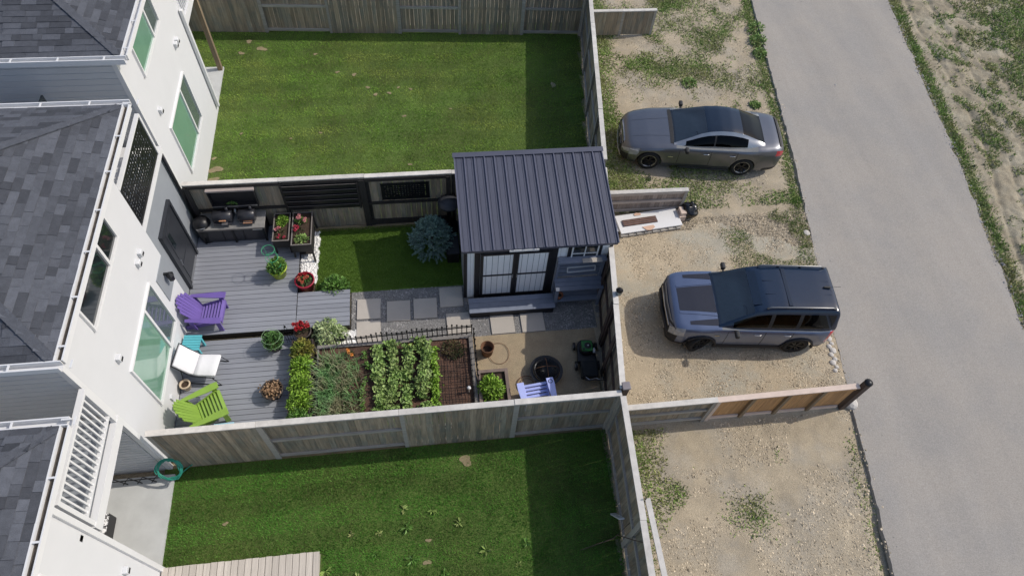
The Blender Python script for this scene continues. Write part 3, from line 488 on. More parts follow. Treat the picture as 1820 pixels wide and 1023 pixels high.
for s, (x0, x1) in enumerate(((0.39, 1.27), (1.28, 2.15))):
    d = MB().box(((x0 + x1) / 2, -0.03, 1.13), (x1 - x0, 0.03, 1.85)).build('door', GREYWALL, T)
    for k in range(6): piece('door_board', SHEDWALL, d, (x0 + (k + 0.5) * (x1 - x0) / 6, -0.047, 1.13), ((x1 - x0) / 6 - 0.014, 0.012, 1.83))
    b = MB(); b.box(((x0 + x1) / 2, -0.056, 1.13), (x1 - x0, 0.022, 0.055)); b.box((x0 + 0.035, -0.057, 1.13), (0.07, 0.022, 1.84)); b.box((x1 - 0.035, -0.057, 1.13), (0.07, 0.022, 1.84)); b.box(((x0 + x1) / 2, -0.055, 2.03), (x1 - x0, 0.022, 0.06)); b.box(((x0 + x1) / 2, -0.055, 0.23), (x1 - x0, 0.022, 0.06)); b.build('door_rail', BLACK, d)
    MB().tube([((1.22 if s == 0 else 1.33), -0.09, 1.02), ((1.22 if s == 0 else 1.33), -0.09, 1.16)], 0.01, 8).build('handle', STEEL, d)
wdw = MB(); wdw.box((3.0, -0.02, 1.9), (0.86, 0.04, 0.66)); wdw = wdw.build('window', BLACK, T)
MB().box((3.0, -0.042, 1.88), (0.62, 0.01, 0.52)).build('pane', DARKGLASS, wdw)
b = MB(); b.box((3.0, -0.055, 1.64), (0.68, 0.025, 0.05)).box((2.675, -0.054, 1.9), (0.035, 0.022, 0.5)).box((3.325, -0.054, 1.9), (0.035, 0.022, 0.5)).box((3.0, -0.053, 1.9), (0.026, 0.02, 0.5)).box((3.0, -0.052, 1.86), (0.62, 0.02, 0.026)); b.build('glazing_bars', TRIM, wdw)
# low pitched metal roof, single trays and ribs
rp = Euler((math.atan2(0.42, 2.7), 0, 0)).to_matrix(); sl = math.hypot(2.7, 0.42)
def roofpt(x, d, n=0.0): return Vector((x, -0.19, 2.43)) + rp @ Vector((0, d, n))
rb = MB(); rb.add([roofpt(-0.08, 0, -0.03), roofpt(3.74, 0, -0.03), roofpt(3.74, sl, -0.03), roofpt(-0.08, sl, -0.03), roofpt(-0.08, 0, -0.13), roofpt(3.74, 0, -0.13), roofpt(3.74, sl, -0.13), roofpt(-0.08, sl, -0.13)], [(0, 1, 2, 3), (7, 6, 5, 4), (0, 4, 5, 1), (1, 5, 6, 2), (2, 6, 7, 3), (3, 7, 4, 0)])
rf = rb.build('roof', SHEDROOF, T); ang = math.atan2(0.42, 2.7); tw = 3.82 / 15
for k in range(15):
    c = roofpt(-0.08 + (k + 0.5) * tw, sl / 2, -0.012); piece('roof_tray', SHEDROOF, rf, c, (tw - 0.004, sl + 0.03, 0.016), (ang, 0, 0))
    for q in (-0.06, 0.06): piece('swage', SHEDROOF, rf, roofpt(-0.08 + (k + 0.5) * tw + q, sl / 2, 0.0), (0.018, sl + 0.02, 0.01), (ang, 0, 0))
for k in range(16): piece('roof_rib', SHEDRIB, rf, roofpt(-0.08 + k * tw, sl / 2, 0.012), (0.022, sl + 0.035, 0.040), (ang, 0, 0))
piece('ridge_flashing', SHEDROOF, rf, roofpt(1.83, sl - 0.02, 0.03), (3.9, 0.14, 0.014), (ang, 0, 0)); piece('eave_light', TRIM, rf, roofpt(1.42, -0.03, -0.07), (0.72, 0.03, 0.06))
tp = thing('shed_step', 'long slate blue step in front of the shed doors', 'step', (0.86, 9.04, 0))
for k in range(3): piece('plank', SHEDBLUE, tp, (1.13, 0.075 + k * 0.15, 0.285), (2.26, 0.144, 0.03))
MB().box((1.13, 0.22, 0.13), (2.2, 0.40, 0.26)).build('base', BLACK, tp)
T = thing('potting_bench', 'slate blue slatted potting bench under the shed window', 'bench', (3.12, 9.18, 0))
for x in (0.03, 1.19):
    for y in (0.05, 0.40): piece('leg', SHEDBLUE, T, (x, y, 0.85 if y > 0.2 else 0.42), (0.07, 0.07, 1.7 if y > 0.2 else 0.84))
for k in range(3): piece('top_slat', SHEDBLUE, T, (0.61, 0.06 + k * 0.135, 0.86), (1.26, 0.125, 0.03))
for k in range(4): piece('back_slat', SHEDBLUE, T, (0.61, 0.42, 1.0 + k * 0.17), (1.2, 0.022, 0.13))
piece('top_shelf', SHEDBLUE, T, (0.61, 0.36, 1.72), (1.24, 0.18, 0.03)); 
for k in range(2): piece('lower_slat', SHEDBLUE, T, (0.61, 0.1 + k * 0.17, 0.30), (1.2, 0.15, 0.03))
fr2 = MB(); fr2.beam((0.28, 0.38, 1.35), (1.0, 0.38, 1.38), 0.03, 0.02).beam((0.30, 0.38, 1.14), (1.02, 0.38, 1.17), 0.03, 0.02).beam((0.28, 0.38, 1.35), (0.30, 0.38, 1.14), 0.03, 0.02).beam((1.0, 0.38, 1.38), (1.02, 0.38, 1.17), 0.03, 0.02); fr2.build('shelf_frame', TRIM, T)
piece('bare_plank', PAVER, T, (0.85, 0.30, 1.745), (0.5, 0.13, 0.012))
TERRA = pm('terracotta', (0.32, 0.12, 0.06), 0.8, 0.15, 8.0); SOIL = pm('potting_soil', (0.055, 0.036, 0.024), 0.95, 0.35, 14.0, bump=0.8, bscale=40, speck=0.3)
def pot(name, label, loc, r, h, mat, taper=0.75, soil=True, cat='pot', rim=0.02, group=None):
    T = thing(name, label, cat, loc, 0, group)
    MB().lathe([(r * taper * 0.9, 0), (r * taper, 0.01), (r, h - 0.04), (r + rim, h - 0.035), (r + rim, h), (r - 0.015, h), (r - 0.02, h - 0.07)], 28, cap=False).build('shell', mat, T, smooth=True)
    if soil: MB().lathe([(0.001, h - 0.04), (r - 0.01, h - 0.05)], 20, cap=False).build('soil', SOIL, T)
    return T
pot('flower_pot', 'small terracotta pot on the blue potting bench', (3.25, 9.3, 0.335), 0.085, 0.17, TERRA)

# ------------------------------------------------------------------ foliage makers
def leafmesh(name, C, Nn, sz, mat, parent=None, asp=0.5, smooth=False):
    """diamond leaves with a folded midrib: centres C, axis directions Nn (n,3), lengths sz"""
    n = len(C); d = Nn / np.linalg.norm(Nn, axis=1, keepdims=True); r = rng.normal(size=(n, 3)); s = np.cross(d, r); s /= np.linalg.norm(s, axis=1, keepdims=True); up = np.cross(s, d)
    flip = np.where(up[:, 2:] < 0, -1, 1); up = up * flip; L = sz[:, None]
    b = C - d * L * 0.5; t = C + d * L * 0.5 - up * L * 0.12; a1 = C + s * L * asp * 0.5 + up * L * 0.08; a2 = C - s * L * asp * 0.5 + up * L * 0.08
    V4 = np.stack([b, a1, t, a2], 1).reshape(-1, 3); i = np.arange(n)[:, None] * 4
    F = np.concatenate([i + np.array([0, 1, 2]), i + np.array([0, 2, 3])], 1).reshape(-1, 3); return raw(name, V4, F, mat, parent, smooth)
LEAF = {k: pm('leaf_' + k, c, 0.5, 0.15, 5.0, island=0.42, col2=c2, c2scale=3.0, spec=0.3) for k, c, c2 in (
    ('lime', (0.235, 0.39, 0.05), (0.18, 0.32, 0.04)), ('mid', (0.11, 0.23, 0.045), (0.14, 0.26, 0.055)), ('deep', (0.07, 0.16, 0.04), (0.09, 0.19, 0.045)), ('cream', (0.46, 0.54, 0.28), (0.27, 0.38, 0.14)),
    ('dark', (0.05, 0.06, 0.022), (0.085, 0.065, 0.03)), ('grey', (0.12, 0.18, 0.10), (0.17, 0.20, 0.10)), ('pea', (0.20, 0.315, 0.085), (0.28, 0.37, 0.13)), ('bronze', (0.22, 0.20, 0.045), (0.15, 0.20, 0.03)))}
PETAL = {k: pm('petal_' + k, c, 0.5, 0.12, 5.0, island=0.25) for k, c in (('pink', (0.72, 0.32, 0.33)), ('red', (0.42, 0.02, 0.03)), ('rose', (0.50, 0.06, 0.10)), ('orange', (0.55, 0.15, 0.09)), ('amber', (0.75, 0.33, 0.08)), ('yellow', (0.78, 0.50, 0.14)))}
STEM = pm('stem', (0.07, 0.10, 0.03), 0.7, 0.2)
def bush(name, label, loc, rad, n, size, leaf, cat='plant', flowers=None, nf=0, group=None, stems=7, shape='dome', parent=None, flsize=0.05):
    T = thing(name, label, cat, loc, 0, group) if parent is None else parent
    u = rng.normal(size=(n, 3)); u /= np.linalg.norm(u, axis=1, keepdims=True); u[:, 2] = np.abs(u[:, 2]) * (1 if shape == 'dome' else 1); q = rng.uniform(0.35, 1.0, n) ** 0.6
    C = u * q[:, None] * np.array(rad) * (0.8 + 0.4 * fbm(u[:, 0] * 3 + 9, u[:, 1] * 3 + u[:, 2] * 2 + 9, 1.0, n % 97, 2))[:, None]
    if shape == 'cone': C = np.stack([u[:, 0], u[:, 1], 0 * q], -1) * np.array(rad) * (1 - rng.random(n)[:, None] ** 0.8); k = 1 - np.hypot(C[:, 0] / rad[0], C[:, 1] / rad[1]); C[:, 2] = rad[2] * k * rng.uniform(0.5, 1, n)
    dr = u * np.array([1, 1, 0.5]) + rng.normal(0, 0.4, (n, 3)) + np.array([0, 0, 0.15]); leafmesh('foliage', C, dr, size * rng.uniform(0.6, 1.35, n), LEAF[leaf] if isinstance(leaf, str) else leaf, T)
    sm = MB()
    for k in range(stems):
        a = random.uniform(0, 6.28); e = (rad[0] * 0.6 * math.cos(a), rad[1] * 0.6 * math.sin(a), rad[2] * 0.7); sm.tube([(0.02 * math.cos(a), 0.02 * math.sin(a), -0.02), e], [0.008, 0.004], 5)
    sm.build('stem', STEM, T)
    if flowers:
        for k in range(nf):
            a = random.uniform(0, 6.28); rr = math.sqrt(random.random()) * 0.85; c = np.array([rad[0] * rr * math.cos(a), rad[1] * rr * math.sin(a), rad[2] * (1.02 - 0.45 * rr * rr)]); m = 22
            uu = rng.normal(size=(m, 3)); uu[:, 2] = np.abs(uu[:, 2]); uu /= np.linalg.norm(uu, axis=1, keepdims=True); leafmesh('flower', c + uu * flsize * 0.7, uu + rng.normal(0, 0.5, (m, 3)), np.full(m, flsize), PETAL[flowers], T, asp=0.8)
    return T
def grasstuft(name, label, loc, bx, by, n, h, mat, cat='plant', group=None, lean=0.5, w=0.012):
    T = thing(name, label, cat, loc, 0, group); x = rng.uniform(-bx, bx, n); y = rng.uniform(-by, by, n); a = rng.uniform(0, 6.28, n); hh = h * rng.uniform(0.5, 1.2, n); ll = lean * hh * rng.uniform(0.2, 1.4, n)
    B = np.stack([x, y, 0 * x], -1); s = np.stack([-np.sin(a), np.cos(a), 0 * a], -1) * w / 2; d = np.stack([np.cos(a), np.sin(a), 0 * a], -1); Mi = B + d * ll[:, None] * 0.35 + np.array([0, 0, 1]) * hh[:, None] * 0.65; Tp = B + d * ll[:, None] + np.array([0, 0, 1]) * hh[:, None] * 0.9
    V5 = np.stack([B - s, B + s, Mi + s * 0.8, Mi - s * 0.8, Tp], 1).reshape(-1, 3); i = np.arange(n)[:, None] * 5; F = np.concatenate([i + np.array([0, 1, 2]), i + np.array([0, 2, 3]), i + np.array([3, 2, 4])], 1).reshape(-1, 3)
    raw('foliage', V5, F, mat, T); return T
# blue spruce
SPR = pm('spruce_needle', (0.25, 0.365, 0.30), 0.6, 0.2, 4.0, island=0.4, col2=(0.27, 0.37, 0.325), c2scale=5, spec=0.25); BARK = pm('bark', (0.10, 0.075, 0.055), 0.9, 0.3, 20, bump=0.5)
T = thing('spruce_tree', 'small round blue spruce on the artificial turf by the shed', 'tree', (0.02, 11.42, 0.03)); MB().tube([(0, 0, 0), (0, 0, 1.0)], [0.05, 0.012], 8).build('trunk', BARK, T, smooth=True)
P, Dn, Sz = [], [], []; br = MB()
for k in range(520):
    t = random.random() ** 0.85; z = 0.10 + 1.02 * t; rmax = 0.70 * (1 - t) ** 0.5 + 0.05; a = random.uniform(0, 6.283); rr = rmax * random.uniform(0.62, 1.05); tip = Vector((rr * math.cos(a), rr * math.sin(a), z + 0.06)); bs = tip * 0.70 + Vector((0, 0, z * 0.25 - 0.02)); dv = (tip - bs); 
    if dv.length < 0.02: continue
    br.tube([bs, tip], [0.008, 0.003], 4)
    for j in range(34):
        f = random.uniform(-0.1, 1.0); nn = np.array(dv.normalized()) * 0.8 + rng.normal(0, 0.62, 3); P.append(np.array(bs + dv * f) + nn * 0.012); Dn.append(nn); Sz.append(random.uniform(0.06, 0.10))
leafmesh('crown', np.array(P), np.array(Dn), np.array(Sz), SPR, T, asp=0.30); br.build('branches', BARK, T)

# ------------------------------------------------------------------ furniture
def paint(name, c): return pm(name, c, 0.5, 0.07, 4.0, rnd=0.06)
PURPLE = paint('purple_paint', (0.150, 0.100, 0.345)); GREENP = paint('green_paint', (0.215, 0.35, 0.055)); TEAL = paint('teal_paint', (0.10, 0.44, 0.50)); LILAC = paint('lilac_paint', (0.42, 0.48, 0.85)); PALEB = paint('pale_blue_paint', (0.30, 0.55, 0.68))
def adirondack(name, label, loc, rz, mat, cup=False):
    T = thing(name, label, 'chair', loc, rz, 'slatted lounge chairs')
    for s in (-1, 1):
        MB().beam((0.36, s * 0.30, 0.40), (-0.52, s * 0.27, 0.05), 0.032, 0.12).build('side_rail', mat, T); MB().box((0.34, s * 0.33, 0.27), (0.11, 0.032, 0.54)).build('leg', mat, T)
        MB().beam((-0.30, s * 0.345, 0.50), (-0.24, s * 0.345, 0.10), 0.03, 0.07, (1, 0, 0)).build('back_leg', mat, T)
        a = MB(); a.prism([(0.46, s * 0.28), (0.46, s * 0.45), (0.30, s * 0.46), (-0.38, s * 0.40), (-0.40, s * 0.32), (0.2, s * 0.28)][::s], 0.54, 0.565); a.build('arm', mat, T, bevel=0.006)
        if cup and s < 0: MB().lathe([(0.045, 0.566), (0.052, 0.576), (0.04, 0.574), (0.038, 0.50)], 16, (0.36, s * 0.37, 0), cap=False).build('cup_holder', BLACKPL, T)
    for k in range(7):
        t = k / 6; x = 0.40 - t * 0.50; z = 0.425 - t * 0.175; MB().box((x, 0, z), (0.074, 0.58, 0.02), ry=R(-19.5 + 39)).build('seat_slat', mat, T)
    for k in range(7):
        y = (k - 3); ln = 0.86 - 0.022 * y * y; p0 = Vector((-0.14, y * 0.072, 0.22)); p1 = p0 + Vector((-0.42, y * 0.022, 0.91)).normalized() * ln; MB().beam(p0, p1, 0.074, 0.018, (-0.91, 0, -0.42)).build('back_slat', mat, T)
    MB().beam((-0.30, -0.30, 0.50), (-0.30, 0.30, 0.50), 0.03, 0.07).build('back_brace', mat, T); MB().beam((-0.42, -0.26, 0.80), (-0.42, 0.26, 0.80), 0.022, 0.06).build('back_brace', mat, T); MB().beam((0.42, -0.31, 0.36), (0.42, 0.31, 0.36), 0.022, 0.12).build('front_apron', mat, T)
    return T
adirondack('lounge_chair', 'purple slatted wooden chair against the white wall by the door', (-5.66, 9.42, 0.27), R(-3), PURPLE)
adirondack('lounge_chair', 'lime green slatted wooden chair in the deck corner', (-5.42, 6.86, 0.13), R(24), GREENP)
adirondack('lounge_chair', 'lilac blue chair facing the fire pit beside the front fence', (2.30, 6.42, 0.02), R(96), LILAC, True)
def sidetable(name, label, loc, rz, mat, w=0.42, h=0.42):
    T = thing(name, label, 'table', loc, rz)
    for k in range(6): piece('slat', mat, T, (0, (k - 2.5) * w / 6, h), (w, w / 6 - 0.010, 0.02))
    for sx in (-1, 1):
        for sy in (-1, 1): piece('leg', mat, T, (sx * (w / 2 - 0.05), sy * (w / 2 - 0.06), h / 2 - 0.01), (0.05, 0.05, h - 0.02))
        piece('apron', mat, T, (sx * (w / 2 - 0.05), 0, h - 0.045), (0.022, w - 0.1, 0.06))
    return T
sidetable('side_table', 'square teal slatted table between purple chair and white lounger', (-5.93, 8.62, 0.13), R(-4), TEAL); sidetable('footstool', 'pale blue slatted stool half hidden by the front fence', (-4.98, 6.30, 0.13), R(2), PALEB, 0.44, 0.30)
CUSH = pm('white_cushion', (0.74, 0.74, 0.76), 0.85, 0.03, 4.0, bump=0.25, bscale=14)
T = thing('sun_lounger', 'white cushioned lounge chair on a thin dark frame', 'lounger', (-5.68, 8.02, 0.13), R(-9))
def slab(pts, w, th, name, mat, parent):
    """rounded cushion swept along a side profile"""
    mb = MB(); N = len(pts); ring = [(-0.5, -0.3), (-0.46, -0.5), (0, -0.5), (0.46, -0.5), (0.5, -0.3), (0.5, 0.3), (0.46, 0.5), (0, 0.56), (-0.46, 0.5), (-0.5, 0.3)]; o = 0
    for i, (x, z) in enumerate(pts):
        a = pts[max(0, i - 1)]; b = pts[min(N - 1, i + 1)]; d = Vector((b[0] - a[0], 0, b[1] - a[1])).normalized(); nr = Vector((-d.z, 0, d.x)); e = 0.75 if i in (0, N - 1) else 1.0
        mb.v += [tuple(Vector((x, r[0] * w * (0.97 if e < 1 else 1), z)) + nr * r[1] * th * e) for r in ring]
    k = len(ring)
    for i in range(N - 1):
        for j in range(k): mb.f.append((i * k + j, i * k + (j + 1) % k, (i + 1) * k + (j + 1) % k, (i + 1) * k + j))
    mb.f.append(tuple(range(k))[::-1]); mb.f.append(tuple(range((N - 1) * k, N * k))); return mb.build(name, mat, parent, smooth=True)
slab([(-0.40, 0.84), (-0.39, 0.80), (-0.28, 0.62), (-0.16, 0.46), (-0.08, 0.40)], 0.56, 0.09, 'back_cushion', CUSH, T); slab([(-0.07, 0.39), (0.05, 0.37), (0.3, 0.39), (0.42, 0.40), (0.44, 0.39)], 0.56, 0.09, 'seat_cushion', CUSH, T)
for s in (-1, 1): MB().tube([(-0.42, s * 0.30, 0.86), (-0.1, s * 0.30, 0.36), (0.42, s * 0.30, 0.34)], 0.012, 6).build('side_frame', BLACKM, T); MB().tube([(0.36, s * 0.30, 0.34), (0.50, s * 0.32, 0.01), (-0.40, s * 0.32, 0.01), (-0.28, s * 0.30, 0.60)], 0.012, 6).build('leg', BLACKM, T)
MB().tube([(-0.42, -0.30, 0.86), (-0.42, 0.30, 0.86)], 0.012, 6).build('cross_bar', BLACKM, T)
pot('flower_pot', 'small cream pot with rusty inside against the wall', (-6.02, 7.62, 0.13), 0.11, 0.24, pm('cream_glaze', (0.52, 0.42, 0.30), 0.5, 0.1), soil=True)
LIMEP = pm('lime_plastic', (0.36, 0.46, 0.03), 0.4, 0.06); REDP = pm('red_glaze', (0.33, 0.02, 0.045), 0.35, 0.08); DARKP = pm('dark_resin', (0.045, 0.035, 0.03), 0.5, 0.15)
pot('flower_pot', 'lime green pot holding the caged tomato plant', (-4.04, 10.66, 0.27), 0.23, 0.34, LIMEP); bush('tomato_plant', 'leafy tomato plant in the lime green pot', (-4.04, 10.66, 0.58), (0.27, 0.27, 0.32), 600, 0.085, 'mid')
T = thing('plant_cage', 'green wire tomato cage leaning out of the lime pot', 'plant cage', (-4.04, 10.66, 0.58))
WIREG = pm('green_wire', (0.06, 0.36, 0.17), 0.4, 0.05)
for c, r in (((-0.02, 0.0, 0.16), 0.15), ((-0.05, 0.05, 0.40), 0.155), ((-0.09, 0.10, 0.66), 0.16)): MB().tube([(c[0] + r * math.cos(t), c[1] + r * math.sin(t), c[2]) for t in [k * 0.2618 for k in range(24)]], 0.007, 6, True).build('ring', WIREG, T)
for k in range(3):
    a = k * 2.09 + 0.4; MB().tube([(0.10 * math.cos(a), 0.10 * math.sin(a), 0), (-0.09 + 0.16 * math.cos(a), 0.10 + 0.16 * math.sin(a), 0.72)], 0.005, 5).build('wire', WIREG, T)
pot('flower_pot', 'round red pot of orange red flowers beside the white stones', (-3.36, 10.32, 0.05), 0.24, 0.40, REDP); bush('flower_plant', 'orange red flowers in the round red pot', (-3.36, 10.32, 0.41), (0.19, 0.19, 0.13), 200, 0.06, 'deep', flowers='orange', nf=6); bush('flower_plant', 'crimson petals at the far rim of the round red pot', (-3.40, 10.46, 0.42), (0.12, 0.06, 0.10), 40, 0.05, 'deep', flowers='red', nf=5)
pot('flower_pot', 'dark pot with trailing crimson flowers at the deck landing edge', (-3.34, 8.78, 0.1), 0.20, 0.36, DARKP); bush('flower_plant', 'crimson trailing flowers above the lettuce trough', (-3.36, 8.86, 0.45), (0.24, 0.18, 0.18), 120, 0.06, 'dark', flowers='red', nf=14); bush('shrub', 'bright green leafy shrub at the corner of the turf', (-2.62, 10.22, 0.05), (0.42, 0.36, 0.46), 900, 0.085, 'mid', cat='shrub')
bush('shrub', 'cream variegated bush beside the deck landing', (-2.72, 8.84, 0.06), (0.44, 0.40, 0.52), 1100, 0.085, 'cream', cat='shrub')
pot('flower_pot', 'dark pot under the round green plant on the lower deck', (-4.03, 8.55, 0.13), 0.19, 0.30, DARKP); bush('potted_plant', 'round green potted plant with pointed top on the lower deck', (-4.03, 8.55, 0.40), (0.27, 0.27, 0.34), 620, 0.07, 'deep'); 
WIREP = pm('pale_green_wire', (0.30, 0.48, 0.26), 0.4, 0.05); T = thing('plant_cage', 'thin wire rings round the green potted plant', 'plant cage', (-4.03, 8.55, 0.40))
for z, r in ((0.12, 0.26), (0.30, 0.22)): MB().tube([(r * math.cos(t), r * math.sin(t), z) for t in [k * 0.2618 for k in range(24)]], 0.004, 5, True).build('ring', WIREP, T)
pot('bowl_planter', 'dark bowl of dry brown flowers on the lower deck', (-3.98, 7.28, 0.13), 0.24, 0.28, DARKP, 0.7, cat='bowl'); DRY = pm('dry_petal', (0.34, 0.22, 0.13), 0.8, 0.2, 6, island=0.5)
leafmesh('dry_flowers', np.stack([rng.normal(0, 0.10, 260), rng.normal(0, 0.10, 260), rng.uniform(0.25, 0.34, 260)], -1), rng.normal(size=(260, 3)) * [1, 1, 0.5], rng.uniform(0.04, 0.08, 260), DRY, D.objects['bowl_planter'], asp=0.8)['kind'] = 'stuff'
# tall flower troughs
TROUGH = pm('black_trough', (0.030, 0.028, 0.028), 0.55, 0.15, 6.0); TRIMW = pm('trough_rim', (0.20, 0.18, 0.165), 0.7, 0.2, 6.0)
for nm, x0, x1, y0, y1 in (('tall black trough planter next to the grill cart', -4.17, -3.74, 11.36, 12.30), ('tall black trough planter beside the white stones', -3.68, -3.16, 11.19, 12.30)):
    T = thing('trough_planter', nm, 'planter', ((x0 + x1) / 2, (y0 + y1) / 2, 0.05), 0, 'tall black trough planters'); w, d = x1 - x0, y1 - y0
    for s in (-1, 1): MB().box((s * (w / 2 - 0.012), 0, 0.60), (0.024, d, 0.30)).build('side_panel', TROUGH, T); MB().box((0, s * (d / 2 - 0.012), 0.60), (w - 0.05, 0.024, 0.30)).build('end_panel', TROUGH, T); piece('rim', TRIMW, T, (s * (w / 2 - 0.01), 0, 0.757), (0.03, d + 0.01, 0.014)); piece('rim', TRIMW, T, (0, s * (d / 2 - 0.01), 0.756), (w - 0.04, 0.03, 0.014))
    MB().box((0, 0, 0.58), (w - 0.05, d - 0.05, 0.26)).build('soil', SOIL, T)
    for sx in (-1, 1):
        for sy in (-1, 1): MB().beam((sx * (w / 2 - 0.03), sy * (d / 2 - 0.05), 0.5), (sx * (w / 2 - 0.01), sy * (d / 2 + 0.02), 0.0), 0.045, 0.045).build('leg', TROUGH, T)
    MB().box((0, 0, 0.2), (w - 0.06, d - 0.2, 0.02)).build('lower_shelf', TROUGH, T)
bush('bedding_plant', 'lime green leaves at the back of the trough near the grills', (-3.95, 12.05, 0.75), (0.17, 0.22, 0.16), 260, 0.07, 'lime'); bush('bedding_plant', 'pink begonias in the trough near the grills', (-3.99, 11.70, 0.75), (0.12, 0.14, 0.14), 70, 0.06, 'dark', flowers='pink', nf=3); bush('bedding_plant', 'dark red blooms at the front of the trough near the grills', (-3.96, 11.50, 0.75), (0.14, 0.10, 0.10), 70, 0.05, 'dark', flowers='rose', nf=4, flsize=0.035)
bush('bedding_plant', 'pale pink begonias at the back of the trough by the white stones', (-3.46, 12.02, 0.75), (0.17, 0.15, 0.17), 150, 0.06, 'mid', flowers='pink', nf=6); bush('bedding_plant', 'crimson pink begonias in the middle of the trough by the white stones', (-3.50, 11.72, 0.75), (0.14, 0.13, 0.14), 60, 0.05, 'dark', flowers='rose', nf=5); bush('bedding_plant', 'broad pale green leaves at the front of the trough by the white stones', (-3.42, 11.40, 0.75), (0.19, 0.16, 0.13), 70, 0.12, 'pea')
# grill cart with two barrel grills
GRILL = pm('grill_enamel', (0.030, 0.031, 0.038), 0.32, 0.15, 6.0); COUNTER = pm('grey_counter', (0.24, 0.235, 0.225), 0.5, 0.25, 5.0); COPPER = pm('copper_wood', (0.48, 0.24, 0.13), 0.5, 0.2)
T = thing('grill_cart', 'long grey counter on dark legs below the fence', 'cart', (-5.24, 12.08, 0.27)); MB().box((0, 0, 0.60), (1.72, 0.58, 0.04)).build('counter_top', COUNTER, T, bevel=0.01); MB().box((0, 0.02, 0.30), (1.62, 0.5, 0.54)).build('cabinet', BLACK, T)
for k in range(3): piece('cabinet_door', GRILL, T, (-0.53 + k * 0.53, -0.24, 0.30), (0.51, 0.02, 0.48))
for sx in (-0.8, 0, 0.8):
    for sy in (-0.25, 0.25): piece('leg', BLACKM, T, (sx, sy, 0.29), (0.05, 0.05, 0.58))
MB().tube([(0.55, -0.31, 0.56), (0.8, -0.31, 0.56)], 0.012, 6).build('towel_bar', STEEL, T); piece('front_rail', TRIMW, T, (0, -0.285, 0.585), (1.7, 0.02, 0.05))
for lb, x, w in (('black barrel grill with one copper handle, nearer the door', -5.42, 0.48), ('dark barrel grill with open orange grate, nearer the planters', -4.80, 0.42)):
    G_ = thing('barrel_grill', lb, 'grill', (x, 12.08, 0.89), 0, 'barrel grills on the counter')
    mb = MB(); mb.tube([(-w / 2, 0, 0.18), (-w / 2 + 0.01, 0, 0.18), (w / 2 - 0.01, 0, 0.18), (w / 2, 0, 0.18)], [0.14, 0.16, 0.16, 0.14], 24); mb.build('barrel', GRILL, G_, smooth=True); MB().box((0, -0.17, 0.10), (w * 0.9, 0.12, 0.025)).build('front_shelf', GRILL, G_)
    if 'copper' in lb: MB().box((0.01, -0.17, 0.19), (0.18, 0.035, 0.03)).build('handle', COPPER, G_, bevel=0.008); MB().box((0.06, -0.20, 0.13), (0.15, 0.10, 0.02)).build('drip_tray', STEEL, G_)
    else:
        for k in range(4): piece('grate_bar', COPPER if k % 2 else STEEL, G_, (0.02, -0.13 - k * 0.032, 0.125), (w * 0.55, 0.018, 0.02))
    MB().tube([(w * 0.3, 0.05, 0.3), (w * 0.3, 0.05, 0.46)], 0.035, 10).build('chimney', GRILL, G_, smooth=True)
    for s in (-1, 1): MB().box((s * w * 0.35, 0, 0.04), (0.04, 0.24, 0.08)).build('leg', GRILL, G_)
T = thing('covered_cooker', 'black kettle cooker under a slumped cover beside the door', 'cooker', (-6.0, 12.02, 0.27)); MB().lathe([(0.20, 0), (0.23, 0.4), (0.24, 0.6), (0.19, 0.74), (0.08, 0.80), (0.01, 0.81)], 14).build('cover', BLACKPL, T, smooth=True); MB().tube([(0.12, -0.2, 0.66), (0.02, -0.26, 0.7), (-0.10, -0.24, 0.66)], 0.012, 6).build('handle', STEEL, T)
T = thing('gas_bottle', 'small pale gas bottle between the two grills', 'gas bottle', (-5.12, 12.26, 0.89)); MB().lathe([(0.05, 0), (0.06, 0.02), (0.06, 0.17), (0.03, 0.22), (0.015, 0.23), (0.015, 0.27)], 14).build('bottle', STEEL, T, smooth=True); MB().lathe([(0.025, 0.27), (0.025, 0.3)], 10).build('valve', BLACKPL, T)
# things hung on the black framed fence
T = thing('wall_planter', 'black fence box with a pale top rail above the grills', 'planter', (-5.05, 12.30, 1.22)); MB().box((0, 0.045, 0.31), (1.16, 0.02, 0.62)).build('back_panel', BLACK, T); MB().box((0.0, -0.01, 0.64), (1.2, 0.12, 0.05)).build('top_rail', pm('pale_rail', (0.36, 0.31, 0.29), 0.7, 0.1), T); MB().box((0, -0.03, 0.05), (1.12, 0.14, 0.1)).build('tray', BLACK, T); MB().box((0, -0.105, 0.1), (1.14, 0.012, 0.03)).build('front_lip', STEEL, T)
for s in (-1, 1): piece('side_panel', BLACK, T, (s * 0.575, -0.01, 0.3), (0.02, 0.1, 0.62))
bush('herb_plant', 'small sprig with a white bloom in the fence box', (-5.12, 12.26, 1.33), (0.14, 0.04, 0.12), 60, 0.05, 'deep')
T = thing('slat_screen', 'black horizontal slat screen hung on the fence behind the planters', 'screen', (-2.82, 12.30, 0.86))
MB().box((0, 0.045, 0.5), (2.0, 0.015, 1.0)).build('backing', BLACK, T)
for k in range(5): piece('slat', BLACK, T, (0, 0.02, 0.10 + k * 0.2), (1.98, 0.03, 0.17), (R(12), 0, 0)); piece('slat_highlight', TRIMW, T, (0, 0.0, 0.188 + k * 0.2), (1.96, 0.008, 0.008))  # thin pale strips paint a highlight along each black slat
for x in (-0.97, 0.97): piece('upright', FDARK, T, (x, 0.0, 0.5), (0.05, 0.02, 1.0))
T = thing('wall_art', 'black cut metal art panel on the fence above the turf', 'panel', (-0.61, 12.345, 1.11)); cut_screen('cut_sheet', T, (0, 0, 0.0), 1.28, 0.62, 17, 8, BLACKM, (0, 0, 0), 0.01, 5)
b = MB(); b.box((0, -0.006, 0.0), (1.30, 0.02, 0.02)).box((0, -0.006, 0.62), (1.30, 0.02, 0.02)); b.build('edge_frame', BLACKM, T)
